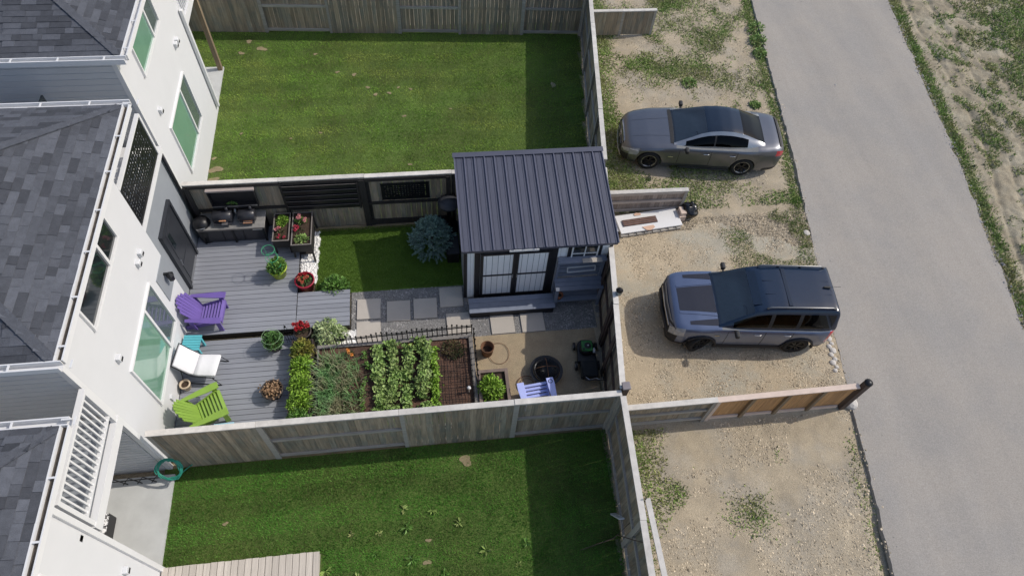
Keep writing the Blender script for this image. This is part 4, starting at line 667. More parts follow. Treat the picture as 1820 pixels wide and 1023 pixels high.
FT = D.objects['boundary_fence.002']
for x, w in ((0.06, 0.14), (2.42, 0.10), (4.48, 0.16), (6.75, 0.12)): piece('black_post', FDARK, FT, (x, -0.075, 0.97), (w, 0.05, 1.9))
for x0, x1, z, h in ((4.56, 6.70, 0.97, 0.09), (4.56, 6.70, 1.90, 0.10), (4.56, 6.70, 0.16, 0.20), (0.12, 2.38, 1.92, 0.09), (0.12, 2.38, 1.02, 0.09), (2.46, 4.40, 1.92, 0.08)): piece('black_rail', FDARK, FT, ((x0 + x1) / 2, -0.07, z), (x1 - x0, 0.04, h))
T = thing('pedestal_heater', 'black dome topped pedestal between spruce and shed wall', 'heater', (0.53, 12.10, 0.03)); MB().lathe([(0.03, 0), (0.30, 0.02), (0.30, 0.05), (0.06, 0.08)], 20).build('base', BLACKM, T, smooth=True); MB().tube([(0, 0, 0.05), (0, 0, 1.1)], 0.05, 12).build('stem', BLACKM, T, smooth=True); MB().lathe([(0.30, 1.06), (0.29, 1.12), (0.18, 1.20), (0.01, 1.24)], 24).build('dome', pm('dome_metal', (0.045, 0.047, 0.055), 0.45, 0.1), T, smooth=True)
T = thing('dark_bin', 'dark storage tub against the left shed wall', 'tub', (0.56, 11.15, 0.03)); MB().prism([(-0.16, -0.3), (0.16, -0.3), (0.16, 0.3), (-0.16, 0.3)], 0.0, 0.42).build('body', BLACKPL, T, bevel=0.02); MB().box((0, 0, 0.44), (0.36, 0.64, 0.04)).build('lid', BLACKPL, T, bevel=0.01)
# ------------------------------------------------------------------ vegetable bed and edging
BEDW = pm('bed_board', (0.20, 0.185, 0.17), 0.8, 0.2, 6.0, rnd=0.1, bump=0.2); BEDSOIL = pm('bed_soil', (0.085, 0.05, 0.036), 0.95, 0.3, 6.0, bump=0.9, bscale=35, speck=0.35, speckscale=50, col2=(0.12, 0.065, 0.045), c2scale=2)
T = thing('raised_bed', 'wide raised vegetable bed with grey board sides', 'garden bed', (-2.98, 5.95, 0)); bx, by = 3.83, 2.42
for s, y in ((0, 0.02), (1, by - 0.02)):
    for k in range(2): piece('side_board', BEDW, T, (bx / 2, y, 0.08 + k * 0.155), (bx, 0.04, 0.15))
for x in (0.02, bx - 0.02):
    for k in range(2): piece('end_board', BEDW, T, (x, by / 2, 0.081 + k * 0.155), (0.042, by - 0.08, 0.15))
piece('cap_board', BEDW, T, (bx - 0.03, by / 2, 0.335), (0.10, by + 0.02, 0.025)); piece('cap_board', BEDW, T, (bx / 2 - 0.05, by - 0.02, 0.334), (bx - 0.1, 0.09, 0.025))
xs = np.linspace(0.04, bx - 0.04, 90); ysl = np.linspace(0.04, by - 0.04, 56); XX, YY = np.meshgrid(xs, ysl); ZZ = 0.24 + 0.09 * fbm(XX, YY, 4, 88); i = np.arange(XX.size).reshape(XX.shape); raw('soil', np.stack([XX, YY, ZZ], -1).reshape(-1, 3), np.stack([i[:-1, :-1], i[:-1, 1:], i[1:, 1:], i[1:, :-1]], -1).reshape(-1, 4), BEDSOIL, T, True)
T2 = thing('wire_mesh', 'black wire grid laid over the bare soil at the bed end', 'mesh', (0.02, 6.0, 0.36))
for k in range(6): MB().tube([(k * 0.15, 0, 0), (k * 0.15 + 0.02, 2.0, 0.01)], 0.007, 5).build('wire', BLACKM, T2)
for k in range(14): MB().tube([(-0.04, 0.05 + k * 0.15, 0.012), (0.78, 0.03 + k * 0.15, 0.012)], 0.006, 5).build('wire', BLACKM, T2)
ONION = pm('onion_leaf', (0.12, 0.255, 0.085), 0.5, 0.2, 4, island=0.4, col2=(0.22, 0.21, 0.12), c2scale=2.5, spec=0.3)
grasstuft('onion_row', 'shaggy patch of onion leaves at the left of the bed', (-2.62, 7.05, 0.28), 0.30, 0.95, 1300, 0.40, ONION, lean=0.7, w=0.018); grasstuft('onion_row', 'sparse dry onion leaves beside the orange bloom', (-2.12, 7.0, 0.28), 0.18, 0.90, 260, 0.34, ONION, lean=1.0, w=0.02)
def row(lb, x, y0, y1, w, h, n, size, leaf, nm='vegetable_row'):
    T = thing(nm, lb, 'vegetables', (x, (y0 + y1) / 2, 0.29), 0, 'rows of vegetables in the raised bed'); hl = (y1 - y0) / 2; yy = rng.uniform(-hl, hl, n); gap = fbm(yy + 20 + x, yy * 0 + x * 7 + 20, 2.2, 17, 2); k = gap > 0.22; yy = yy[k]; n = len(yy)
    xx = rng.normal(0, w * 0.5, n) * (0.5 + 1.1 * fbm(yy + 31 + x * 3, yy * 0 + 7, 3.1, 23, 2)) + 0.32 * (fbm(yy + 40 + x * 5, yy * 0 + 3, 1.3, 29, 3) - 0.5); zz = np.abs(h * (0.25 + 0.75 * rng.random(n)) * (0.6 + 0.8 * (gap[k] - 0.3))); u = rng.normal(size=(n, 3)); u[:, 2] = np.abs(u[:, 2]) * 0.5 + 0.1
    leafmesh('foliage', np.stack([xx, yy, zz], -1), u, size * rng.uniform(0.6, 1.4, n), LEAF[leaf], T, asp=0.62); sm = MB()
    for q in range(int((y1 - y0) / 0.16)): 
        yq = -hl + 0.08 + q * 0.16; sm.tube([(random.uniform(-.02, .02), yq, -0.05), (random.uniform(-.06, .06), yq, h * 0.7)], [0.007, 0.003], 4)
    sm.build('stem', STEM, T); return T
row('thin straight green row next to the onions', -1.82, 6.05, 8.15, 0.06, 0.16, 420, 0.06, 'mid')
row('pea row, first of the four broad leafy rows from the left', -1.47, 6.05, 8.25, 0.14, 0.30, 1500, 0.095, 'pea'); row('pea row, second of the four broad leafy rows from the left', -1.15, 6.05, 8.35, 0.14, 0.30, 1500, 0.095, 'pea')
row('patchy bean row in the middle of the bed', -0.78, 6.05, 8.2, 0.16, 0.26, 1000, 0.095, 'pea'); row('pea row right of the yellow bloom', -0.42, 6.05, 8.35, 0.14, 0.32, 1500, 0.095, 'pea'); row('narrow bright green row bordering the bare soil', -0.10, 6.02, 8.1, 0.10, 0.22, 1000, 0.075, 'lime')
bush('lettuce_clump', 'bright lettuce clump at the front of the bed left of centre', (-1.25, 6.14, 0.30), (0.36, 0.26, 0.20), 420, 0.10, 'lime'); bush('kale_clump', 'blue green kale at the front of the bed right of centre', (-0.52, 6.18, 0.30), (0.40, 0.24, 0.22), 420, 0.11, 'deep')
bush('seedling_patch', 'brown leaved seedlings at the far right corner of the bed', (0.36, 8.0, 0.30), (0.32, 0.30, 0.24), 420, 0.06, 'dark'); bush('marigold', 'orange bloom at the far edge of the onion patch', (-2.18, 8.10, 0.30), (0.12, 0.12, 0.14), 60, 0.05, 'dark', flowers='amber', nf=3); bush('marigold', 'single yellow bloom on bare soil in the bed', (-0.70, 8.16, 0.30), (0.07, 0.09, 0.12), 40, 0.05, 'mid', flowers='yellow', nf=3)
T = thing('stake_cap', 'white round cap on a stake in the bare soil', 'stake', (0.66, 6.85, 0.28)); MB().tube([(0, 0, 0), (0, 0, 0.22)], 0.012, 8).build('stake', TRIM, T); MB().lathe([(0.01, 0.21), (0.045, 0.22), (0.05, 0.245), (0.03, 0.27), (0.002, 0.275)], 14).build('cap', TRIM, T, smooth=True)
# iron edging
def edging(label, p0, p1, z, h, n):
    p0 = Vector((*p0, z)); p1 = Vector((*p1, z)); T = thing('iron_edging', label, 'edging', p0); d = p1 - p0
    for hz in (0.10, h * 0.72): MB().beam(Vector((0, 0, hz)), d + Vector((0, 0, hz)), 0.018, 0.026).build('rail', BLACKM, T)
    if abs(d.x) > abs(d.y): MB().beam(Vector((0, 0, h * 0.84)), d + Vector((0, 0, h * 0.84)), 0.01, 0.014).build('rail', BLACKM, T)
    for k in range(n + 1):
        c = d * (k / n); hh = h * (0.93 + 0.10 * math.sin(k * 0.9)); m = MB(); m.tube([c, c + Vector((0, 0, hh))], 0.013, 5); m.lathe([(0.001, hh - 0.02), (0.028, hh), (0.018, hh + 0.02), (0.001, hh + 0.06)], 6, tuple(c), cap=False); m.build('picket', BLACKM, T)
edging('black iron picket edging along the far side of the bed', (-2.50, 8.36), (0.86, 8.48), 0.2, 0.54, 27); edging('black iron picket edging along the right end of the bed', (0.90, 8.36), (0.90, 6.9), 0.2, 0.52, 9)
T = thing('trellis', 'small black iron trellis between potted plant and crimson flowers', 'trellis', (-3.66, 8.66, 0.1))
for k in range(4): MB().tube([(-0.09 + k * 0.06, 0, 0), (-0.09 + k * 0.06, 0, 0.62 + 0.16 * (k in (1, 2)))], 0.007, 5).build('upright', BLACKM, T)
for z in (0.2, 0.4, 0.6): MB().tube([(-0.1, 0, z), (0.1, 0, z)], 0.006, 5).build('cross_bar', BLACKM, T)
MB().lathe([(0.002, 0.76), (0.03, 0.82), (0.012, 0.87), (0.002, 0.95)], 8).build('finial', BLACKM, T, smooth=True)
# lettuce trough along the deck
T = thing('lettuce_trough', 'long dark trough of lettuce at the end of the lower deck', 'planter', (-3.32, 7.35, 0.02))
for s in (-1, 1): MB().box((s * 0.24, 0, 0.24), (0.03, 2.36, 0.44)).build('side_panel', DARKP, T); MB().box((0, s * 1.16, 0.24), (0.45, 0.03, 0.43)).build('end_panel', DARKP, T)
MB().box((0, 0, 0.2), (0.44, 2.28, 0.40)).build('soil', SOIL, T)
for k, (y, lf, lb) in enumerate(((8.25, 'bronze', 'bronze green salad at the far end of the lettuce trough'), (7.82, 'lime', 'second salad clump from the far end of the trough'), (7.35, 'lime', 'middle salad clump of the lettuce trough'), (6.88, 'lime', 'salad clump just before the front of the trough'), (6.42, 'mid', 'salad clump nearest the front fence in the trough'))): bush('salad_plant', lb, (-3.32, y, 0.44), (0.30, 0.32, 0.22), 720, 0.085, lf, group='salad clumps in the trough')
T = thing('garden_hoop', 'pale green hoop arching over the trough by the fence', 'hoop', (-3.45, 6.30, 0.1)); MB().tube([(0.34 * math.cos(t), 0, 0.62 * math.sin(t)) for t in [k * math.pi / 18 for k in range(19)]], 0.012, 7).build('hoop', pm('mint_pipe', (0.40, 0.52, 0.44), 0.5, 0.05), T, smooth=True)
# ------------------------------------------------------------------ patio corner
RUST = pm('rust', (0.17, 0.085, 0.045), 0.8, 0.35, 8.0, bump=0.3); 
T = thing('fire_bucket', 'small rusty round fire bucket on the sand', 'bucket', (1.22, 8.0, 0.02)); MB().lathe([(0.12, 0), (0.14, 0.02), (0.165, 0.30), (0.175, 0.31), (0.165, 0.32), (0.15, 0.30), (0.13, 0.06), (0.001, 0.05)], 24, cap=False).build('shell', RUST, T, smooth=True); MB().lathe([(0.001, 0.12), (0.145, 0.13)], 16, cap=False).build('ash', SOIL, T); MB().tube([(0.165 * math.cos(t), 0.165 * math.sin(t), 0.33) for t in [k * 0.2618 for k in range(24)]], 0.012, 6, True).build('rim', RUST, T)
T = thing('fire_pit', 'round black fire pit with a crossed wire screen', 'fire pit', (2.63, 7.28, 0.02)); MB().lathe([(0.16, 0.06), (0.26, 0.12), (0.30, 0.26), (0.33, 0.27), (0.30, 0.285), (0.25, 0.16), (0.02, 0.10)], 28, cap=False).build('bowl', BLACKM, T, smooth=True)
for k in range(3): a = k * 2.094 + 0.3; MB().tube([(0.22 * math.cos(a), 0.22 * math.sin(a), 0.2), (0.3 * math.cos(a), 0.3 * math.sin(a), 0)], 0.014, 6).build('leg', BLACKM, T)
for k in range(10):
    a = k * math.pi / 10; MB().tube([(0.30 * math.cos(a) * c, 0.30 * math.sin(a) * c, 0.29 + 0.16 * math.sqrt(max(0, 1 - c * c))) for c in np.linspace(-1, 1, 11)], 0.004 if k not in (0, 5) else 0.007, 5).build('screen_wire', RUST if k in (0, 5) else BLACKM, T)
MB().lathe([(0.34, 0.20), (0.42, 0.205), (0.42, 0.215), (0.34, 0.215)], 28, cap=False).build('outer_ring', BLACKM, T)
T = thing('wire_ring', 'loose dark wire hoop lying left of the fire pit', 'ring', (2.12, 7.02, 0.04)); MB().tube([(0.24 * math.cos(t), 0.24 * math.sin(t), 0.01 + 0.004 * math.sin(3 * t)) for t in [k * 0.2618 for k in range(24)]], 0.010, 6, True).build('hoop', RUST, T); MB().tube([(0.17 * math.cos(t), 0.17 * math.sin(t), 0.012) for t in [k * 0.2618 for k in range(24)]], 0.006, 6, True).build('inner_hoop', RUST, T)
T = thing('wire_ring', 'thin wire hoop in the sand beside the fire bucket', 'ring', (1.52, 7.95, 0.035)); MB().tube([(0.26 * math.cos(t), 0.3 * math.sin(t), 0.008) for t in [k * 0.2618 for k in range(24)]], 0.006, 6, True).build('hoop', RUST, T)
T = thing('plant_box', 'square timber box holding a bright green bush', 'planter', (1.27, 6.85, 0.02))
TIMB = pm('timber_edge', (0.19, 0.145, 0.125), 0.85, 0.2, 6.0)
for s in (-1, 1): MB().box((s * 0.34, 0, 0.19), (0.08, 1.0, 0.38)).build('side_board', TIMB, T); MB().box((0, s * 0.46, 0.189), (0.60, 0.08, 0.376)).build('end_board', TIMB, T)
MB().box((0, 0, 0.15), (0.6, 0.84, 0.3)).build('soil', SOIL, T)
bush('garden_bush', 'bright green bush in the square timber box', (1.20, 6.85, 0.30), (0.36, 0.36, 0.40), 900, 0.085, 'lime', cat='shrub')
# lawn mower, handle toward the front fence
MGREEN = pm('mower_green', (0.025, 0.16, 0.035), 0.4, 0.08); T = thing('lawn_mower', 'green and black push mower with grass bag along the dark fence', 'lawn mower', (3.72, 7.62, 0.02), R(-4))
MB().prism([(-0.25, -0.2), (-0.22, 0.32), (-0.12, 0.42), (0.12, 0.42), (0.22, 0.32), (0.25, -0.2)], 0.10, 0.24).build('deck', MGREEN if False else BLACKPL, T, bevel=0.03)
MB().lathe([(0.17, 0.24), (0.18, 0.30), (0.16, 0.38), (0.10, 0.40), (0.001, 0.405)], 24, (0, 0.14, 0)).build('flywheel_cover', BLACKPL, T, smooth=True); MB().box((0.0, 0.16, 0.39), (0.28, 0.30, 0.06)).build('engine_cowl', MGREEN, T, bevel=0.025); MB().lathe([(0.08, 0.42), (0.085, 0.44), (0.05, 0.445), (0.001, 0.446)], 20, (0.01, 0.15, 0)).build('recoil_cap', BLACKPL, T); MB().lathe([(0.02, 0.446), (0.018, 0.455), (0.001, 0.456)], 12, (0.02, 0.15, 0)).build('cap_bolt', STEEL, T); MB().lathe([(0.03, 0.42), (0.03, 0.445), (0.001, 0.446)], 12, (-0.10, 0.05, 0)).build('fuel_cap', BLACKPL, T); MB().box((0.17, 0.05, 0.33), (0.07, 0.14, 0.09)).build('muffler', STEEL, T, bevel=0.01)
for sx in (-1, 1):
    for sy, r in ((0.30, 0.10), (-0.26, 0.12)):
        wq = MB().tube([(sx * 0.255, sy, r), (sx * 0.305, sy, r)], r, 18).build('wheel', BLACKPL, T); MB().tube([(sx * 0.30, sy, r), (sx * 0.312, sy, r)], r * 0.5, 14).build('hub', STEEL, wq)
MB().box((0, -0.46, 0.30), (0.42, 0.44, 0.28), rx=R(8)).build('grass_bag', pm('bag_fabric', (0.018, 0.02, 0.021), 0.85, 0.1, bump=0.3), T, bevel=0.05); h = MB()
for sx in (-1, 1): h.tube([(sx * 0.22, -0.20, 0.22), (sx * 0.23, -0.75, 0.66), (sx * 0.22, -1.0, 0.84)], 0.012, 7)
h.tube([(-0.22, -1.0, 0.84), (0.22, -1.0, 0.84)], 0.012, 7); h.build('handle', BLACKM, T); MB().tube([(-0.2, -0.90, 0.80), (-0.12, -0.98, 0.82), (0.05, -0.93, 0.80), (0.16, -1.0, 0.82), (0.21, -0.9, 0.78)], 0.008, 6).build('bail_cable', STEEL, T)
T = thing('fence_lantern', 'dark lantern on the dark fence post beside the gravel drive', 'lantern', (4.34, 8.28, 2.0)); MB().lathe([(0.04, 0), (0.07, 0.02), (0.07, 0.16), (0.09, 0.17), (0.03, 0.24), (0.005, 0.26)], 12).build('housing', BLACKM, T, smooth=True); MB().lathe([(0.06, 0.03), (0.074, 0.05), (0.074, 0.14)], 12).build('glass', GREYGLASS, T); D.objects['fence_lantern']
T = thing('corner_post', 'square capped post where the dark fence meets the front fence', 'post', (4.0, 5.86, 0)); MB().box((0, 0, 1.05), (0.14, 0.14, 2.1)).build('shaft', FBROWN, T); MB().box((0.0, 0, 2.12), (0.18, 0.18, 0.05)).build('cap', pm('post_cap', (0.20, 0.18, 0.19), 0.6), T, bevel=0.01)
# ------------------------------------------------------------------ beside the drive
T = thing('rubbish_bag', 'shiny black rubbish bag at the end of the low fence', 'bag', (7.63, 12.1, 0.02)); bm = bmesh.new(); bmesh.ops.create_icosphere(bm, subdivisions=4, radius=0.26)
for v in bm.verts:
    f = 1 + 0.35 * (float(fbm(v.co.x * 3 + 5, v.co.y * 3 + v.co.z * 4 + 5, 2.2, 33, 3)) - 0.5); v.co *= f; v.co.z = max(v.co.z * 0.9, -0.19)
me = D.meshes.new('bag'); bm.to_mesh(me); bm.free(); me.materials.append(pm('bin_liner', (0.008, 0.008, 0.009), 0.22, 0.1, bump=0.6, bscale=14, spec=0.6)); me.polygons.foreach_set('use_smooth', [True] * len(me.polygons)); o = inst('bag', me, T, (0, 0, 0.19)); MB().lathe([(0.05, 0.40), (0.02, 0.44), (0.06, 0.52), (0.03, 0.54)], 10).build('knot', D.materials['bin_liner'], T, smooth=True)
T = thing('pallet', 'grey wooden pallet under the white board', 'pallet', (6.30, 11.80, 0.0), R(6))
for y in (-0.3, 0.0, 0.3): piece('bearer', FRAIL, T, (0, y, 0.05), (1.85, 0.09, 0.07))
for k in range(8): piece('slat', FRAIL, T, (-0.85 + k * 0.245, 0, 0.097), (0.14, 0.72, 0.022))
T = thing('white_board', 'long white panel lying flat beside the low fence', 'board', (6.33, 11.83, 0.125), R(6)); MB().box((0, 0, 0.03), (1.90, 0.66, 0.05)).build('slab', TRIM, T, bevel=0.015); MB().box((-0.12, 0.05, -0.005), (1.95, 0.5, 0.03)).build('lower_slab', SIDING, T)
T = thing('metal_grate', 'rusty dark grate lying on the white board', 'grate', (6.05, 11.80, 0.20), R(6)); MB().box((0, 0, 0), (1.05, 0.22, 0.03)).build('tray', pm('grate_metal', (0.12, 0.085, 0.09), 0.7, 0.4, 7.0, bump=0.4), T)
for k in range(4): piece('bar', RUST, T, (0, -0.09 + k * 0.06, 0.02), (1.0, 0.02, 0.014))
CARD = pm('cardboard', (0.60, 0.40, 0.29), 0.85, 0.08)
tag(MB().prism([(-0.2, 0.03), (0.15, 0.05), (0.18, -0.03), (0.02, -0.12), (-0.1, -0.10)], 0, 0.012).build('cardboard', CARD, loc=(6.28, 11.58, 0.187), rot=(0, 0, R(5))), 'torn tan cardboard piece over the near edge of the white board', 'cardboard'); tag(MB().prism([(-0.1, -0.03), (0.08, -0.03), (0.10, 0.04), (-0.02, 0.08), (-0.12, 0.03)], 0, 0.012).build('cardboard', CARD, loc=(6.05, 12.05, 0.187), rot=(0, 0, R(5))), 'small tan cardboard scrap behind the rusty grate', 'cardboard')
T = thing('timber_offcut', 'short pale timber block at the end of the white board', 'timber', (7.36, 12.0, 0.02), R(4)); piece('block', FPINK, T, (0, 0, 0.10), (0.20, 0.30, 0.2)); piece('block', FPINK, T, (0.02, 0.02, 0.26), (0.16, 0.26, 0.1))
ROCK = pm('pale_rock', (0.52, 0.49, 0.45), 0.85, 0.12, 6.0, bump=0.4)
def rock(label, x, y, r, flat=0.6, z=0.03):
    bm = bmesh.new(); bmesh.ops.create_icosphere(bm, subdivisions=2, radius=r); s = random.random() * 50
    for v in bm.verts: v.co *= 0.75 + 0.5 * float(fbm(v.co.x / r + s, v.co.y / r + v.co.z / r + s, 1.0, 3, 2)); v.co.z *= flat
    me = D.meshes.new('rock'); bm.to_mesh(me); bm.free(); me.materials.append(ROCK); return tag(inst('rock', me, None, (x, y, z), (0, 0, random.uniform(0, 6))), label, 'rock', 'pale rocks along the lane edge')
for k, (x, y, r) in enumerate([(10.42, 7.75, 0.06), (10.38, 7.62, 0.08), (10.40, 7.48, 0.06), (10.30, 7.40, 0.07), (10.36, 7.28, 0.09), (10.27, 7.16, 0.07), (10.31, 7.02, 0.07), (10.22, 6.93, 0.09), (10.28, 6.80, 0.06), (10.20, 6.70, 0.07), (10.33, 7.90, 0.05)]): rock(['second', 'third', 'fourth', 'fifth', 'sixth', 'seventh', 'eighth', 'ninth', 'tenth', 'eleventh', 'first'][k] + ' pale rock of the lane edge line, counted from the blue car', x, y, r)
rock('flat pale rock at the lane edge above the gravel drive', 11.05, 11.15, 0.10, 0.3); rock('large white stone at the foot of the lantern post by the lane', 10.25, 5.78, 0.17, 0.7)
# south lot leftovers and south house patio
T = thing('leaning_plank', 'long white plank propped outside the south back fence', 'plank', (3.92, 2.4, 0)); MB().beam((0.03, -1.4, 1.99), (0.03, 1.05, 2.01), 0.11, 0.035).build('plank', FCAP, T)
T = thing('leaning_plank', 'short white plank leaning inside the south back fence', 'plank', (3.66, 3.55, 0)); MB().beam((0, 0.15, 0.02), (0, -0.15, 0.75), 0.12, 0.03).build('plank', SIDING, T)
T = thing('tree_branch', 'dead branch leaning over the south back fence', 'branch', (3.55, 3.1, 0.02)); MB().tube([(-0.75, -0.1, 0.02), (0.0, 0.05, 0.1), (0.3, 0.2, 1.2), (0.36, 0.35, 2.1)], [0.008, 0.014, 0.02, 0.012], 6).build('limb', BARK, T); MB().tube([(0.05, 0.07, 0.3), (0.15, -0.25, 1.2), (0.28, -0.5, 1.9)], [0.012, 0.010, 0.006], 6).build('twig', BARK, T)
HOSE = pm('hose_rubber', (0.03, 0.26, 0.19), 0.45, 0.1); pts = []
T = thing('garden_hose', 'coiled green hose hung at the end of the front fence', 'hose', (-5.98, 5.56, 0.60))
for k in range(150): t = k * 0.2618; r = 0.25 + 0.02 * math.sin(k * 0.7); pts.append((0.03 * math.sin(k * 0.37) + r * math.cos(t), -0.06 - 0.05 * (k % 7) / 7 + 0.62 * r * math.sin(t), 0.70 * r * math.sin(t)))
MB().tube(pts, 0.014, 6).build('coil', HOSE, T, smooth=True); MB().tube([(0.1, -0.2, -0.2), (0.25, 0.1, -0.44), (0.45, 0.24, -0.44), (0.75, 0.25, -0.45)], 0.014, 6).build('loose_end', HOSE, T, smooth=True)
T = thing('drying_rack', 'folded black rack lying along the recessed patio wall', 'rack', (-6.9, 5.40, 0.09)); m = MB()
for k in range(4): m.tube([(-0.5 + k * 0.3, 0, 0.02), (-0.3 + k * 0.3, 0.04, 0.30), (-0.1 + k * 0.3, 0.0, 0.02)], 0.012, 6)
m.tube([(-0.6, 0, 0.25), (0.7, 0.02, 0.22)], 0.012, 6); m.build('frame', BLACKM, T)
T = thing('patio_chair', 'black wicker chair with patterned cushion under the white balcony', 'chair', (-7.35, 4.45, 0.08)); MB().box((0, 0, 0.22), (0.5, 0.5, 0.40)).build('seat', BLACKPL, T, bevel=0.03)
PAT = pm('patterned_fabric', (0.7, 0.7, 0.7), 0.9, 0.05, 5, col2=(0.03, 0.03, 0.035), c2scale=14, c2lo=0.49, c2hi=0.51); MB().box((0.08, 0.0, 0.48), (0.40, 0.44, 0.12)).build('cushion', PAT, T, bevel=0.04); MB().box((-0.24, 0, 0.62), (0.08, 0.5, 0.6)).build('backrest', BLACKPL, T, bevel=0.03)
for k, (x, y) in enumerate([(-1.6, 3.9), (-0.9, 3.75), (0.1, 3.8), (-2.3, 3.85), (-1.7, 3.35), (0.6, 3.2), (-2.0, 2.9), (-0.9, 3.1), (1.3, 2.9), (-2.5, 2.6), (-0.2, 2.8), (0.3, 2.5), (1.0, 2.4), (-1.4, 2.5), (-2.6, 3.05), (-0.4, 4.15), (1.5, 3.4), (-1.1, 4.2)]):
    m = 14; a = rng.uniform(0, 6.28, m); dr = np.stack([np.cos(a), np.sin(a), 0.25 + 0 * a], -1); o = leafmesh('lawn_weed', dr * 0.10 * rng.uniform(0.5, 1.2, (m, 1)) + np.array([0, 0, 0.05]), dr, rng.uniform(0.08, 0.17, m), [WEEDG, LEAF['mid'], WEEDG][k % 3], None, asp=0.4); o.location = (x + random.uniform(-.15, .15), y + random.uniform(-.12, .12), 0.0); o.scale = [random.uniform(0.55, 1.0)] * 3; o.rotation_euler = (0, 0, random.uniform(0, 6)); tag(o, 'broad leaved weed rosette in the south lawn', 'weed', 'weed rosettes in the south lawn')
for k, (x, y, r, h) in enumerate([(9.2, 17.8, 0.3, 0.22), (12.35, 19.9, 0.35, 0.5), (12.5, 20.6, 0.35, 0.5), (12.2, 19.2, 0.28, 0.4), (11.2, 16.6, 0.22, 0.2)]):
    bush('weed_clump', ['tall weed clump on the bare dirt above the sedan roof', 'leafy weed at the lane edge, middle of the tall three', 'leafy weed at the lane edge, farthest of the tall three', 'leafy weed at the lane edge, nearest of the tall three', 'small weed clump by the lane near the sedan trunk'][k], (x, y, 0.0), (r, r, h * 0.6), 200, 0.09, 'pea', cat='weed', group='weed clumps on the dirt')
# ------------------------------------------------------------------ cars
def glassmat(name, tint, gl=1.3, add=0.0):
    m = D.materials.new(name); m.use_nodes = True; n = m.node_tree.nodes; l = m.node_tree.links; n.clear()
    o = n.new('ShaderNodeOutputMaterial'); t = n.new('ShaderNodeBsdfTransparent'); t.inputs[0].default_value = (*tint, 1); g = n.new('ShaderNodeBsdfGlossy'); g.inputs['Roughness'].default_value = 0.03
    f = n.new('ShaderNodeFresnel'); f.inputs[0].default_value = gl; ad = n.new('ShaderNodeMath'); ad.operation = 'ADD'; ad.inputs[1].default_value = add; l.new(f.outputs[0], ad.inputs[0]); x = n.new('ShaderNodeMixShader'); l.new(ad.outputs[0], x.inputs[0]); l.new(t.outputs[0], x.inputs[1]); l.new(g.outputs[0], x.inputs[2]); l.new(x.outputs[0], o.inputs[0]); MAT[name] = m; return m
CLEAR = glassmat('windscreen_glass', (0.88, 0.93, 0.92), 1.5, 0.09); SMOKE = glassmat('tinted_glass', (0.03, 0.035, 0.04))
TYRE = pm('tyre', (0.018, 0.018, 0.018), 0.85, 0.15, 10.0); RIMB = pm('black_rim', (0.03, 0.03, 0.032), 0.35, 0.1, metal=0.6); RIMS = pm('rim_lip', (0.50, 0.50, 0.51), 0.3, 0.1, metal=0.9)
CLAD = pm('cladding', (0.022, 0.022, 0.024), 0.65, 0.12, 6.0); CHROME = pm('chrome', (0.65, 0.65, 0.66), 0.18, 0.05, metal=1.0); REDL = pm('red_lens', (0.42, 0.012, 0.02), 0.15, 0.1, coat=0.6); LENS = pm('lamp_lens', (0.34, 0.35, 0.36), 0.12, 0.3, 8.0, coat=0.6); INTR = pm('car_interior', (0.20, 0.205, 0.205), 0.8, 0.15, 5.0); SEATM = pm('seat_leather', (0.42, 0.41, 0.39), 0.6, 0.1)
def smooth_interp(tab):
    xs = np.array([a for a, b in tab]); vs = np.array([b for a, b in tab])
    def f(x):
        x = np.asarray(x, float); h = 0.05; return (np.interp(x - h, xs, vs) + 2 * np.interp(x, xs, vs) + np.interp(x + h, xs, vs)) / 4 if x.ndim else float((np.interp(x - h, xs, vs) + 2 * np.interp(x, xs, vs) + np.interp(x + h, xs, vs)) / 4)
    return f
def split_build(grid, cls, mats, parent, mirror=True):
    """grid (n,m,3) of one half; faces sorted by cls(i,j,centre)->name into one mesh per name (both halves; names ending in * get one mesh per half)"""
    n, m, _ = grid.shape; out = {}
    for s in ((1, -1) if mirror else (1,)):
        for i in range(n - 1):
            for j in range(m - 1):
                q = [grid[i, j], grid[i + 1, j], grid[i + 1, j + 1], grid[i, j + 1]]; c = sum(q) / 4; nm = cls(i, j, c); nv = np.cross(q[2] - q[0], q[3] - q[1]); out_ = np.dot(nv, c - np.array([c[0], 0, 0.7])) > 0
                if nm is None: continue
                key = (nm, s) if nm.endswith('*') else (nm, 0); mb, idx = out.setdefault(key, (MB(), {})); f = []
                for (a, b) in ((i, j), (i + 1, j), (i + 1, j + 1), (i, j + 1)):
                    k = (a, b, s if b < m - 1 else 0)
                    if k not in idx: idx[k] = len(mb.v); p = grid[a, b]; mb.v.append((p[0], p[1] * s, p[2]))
                    f.append(idx[k])
                mb.f.append(tuple(f if (s > 0) == out_ else f[::-1]))
    res = {}
    for (nm, s), (mb, _) in out.items(): res[(nm, s)] = mb.build(nm.rstrip('*').rstrip('0123456789'), mats[nm], parent, smooth=True)
    return res
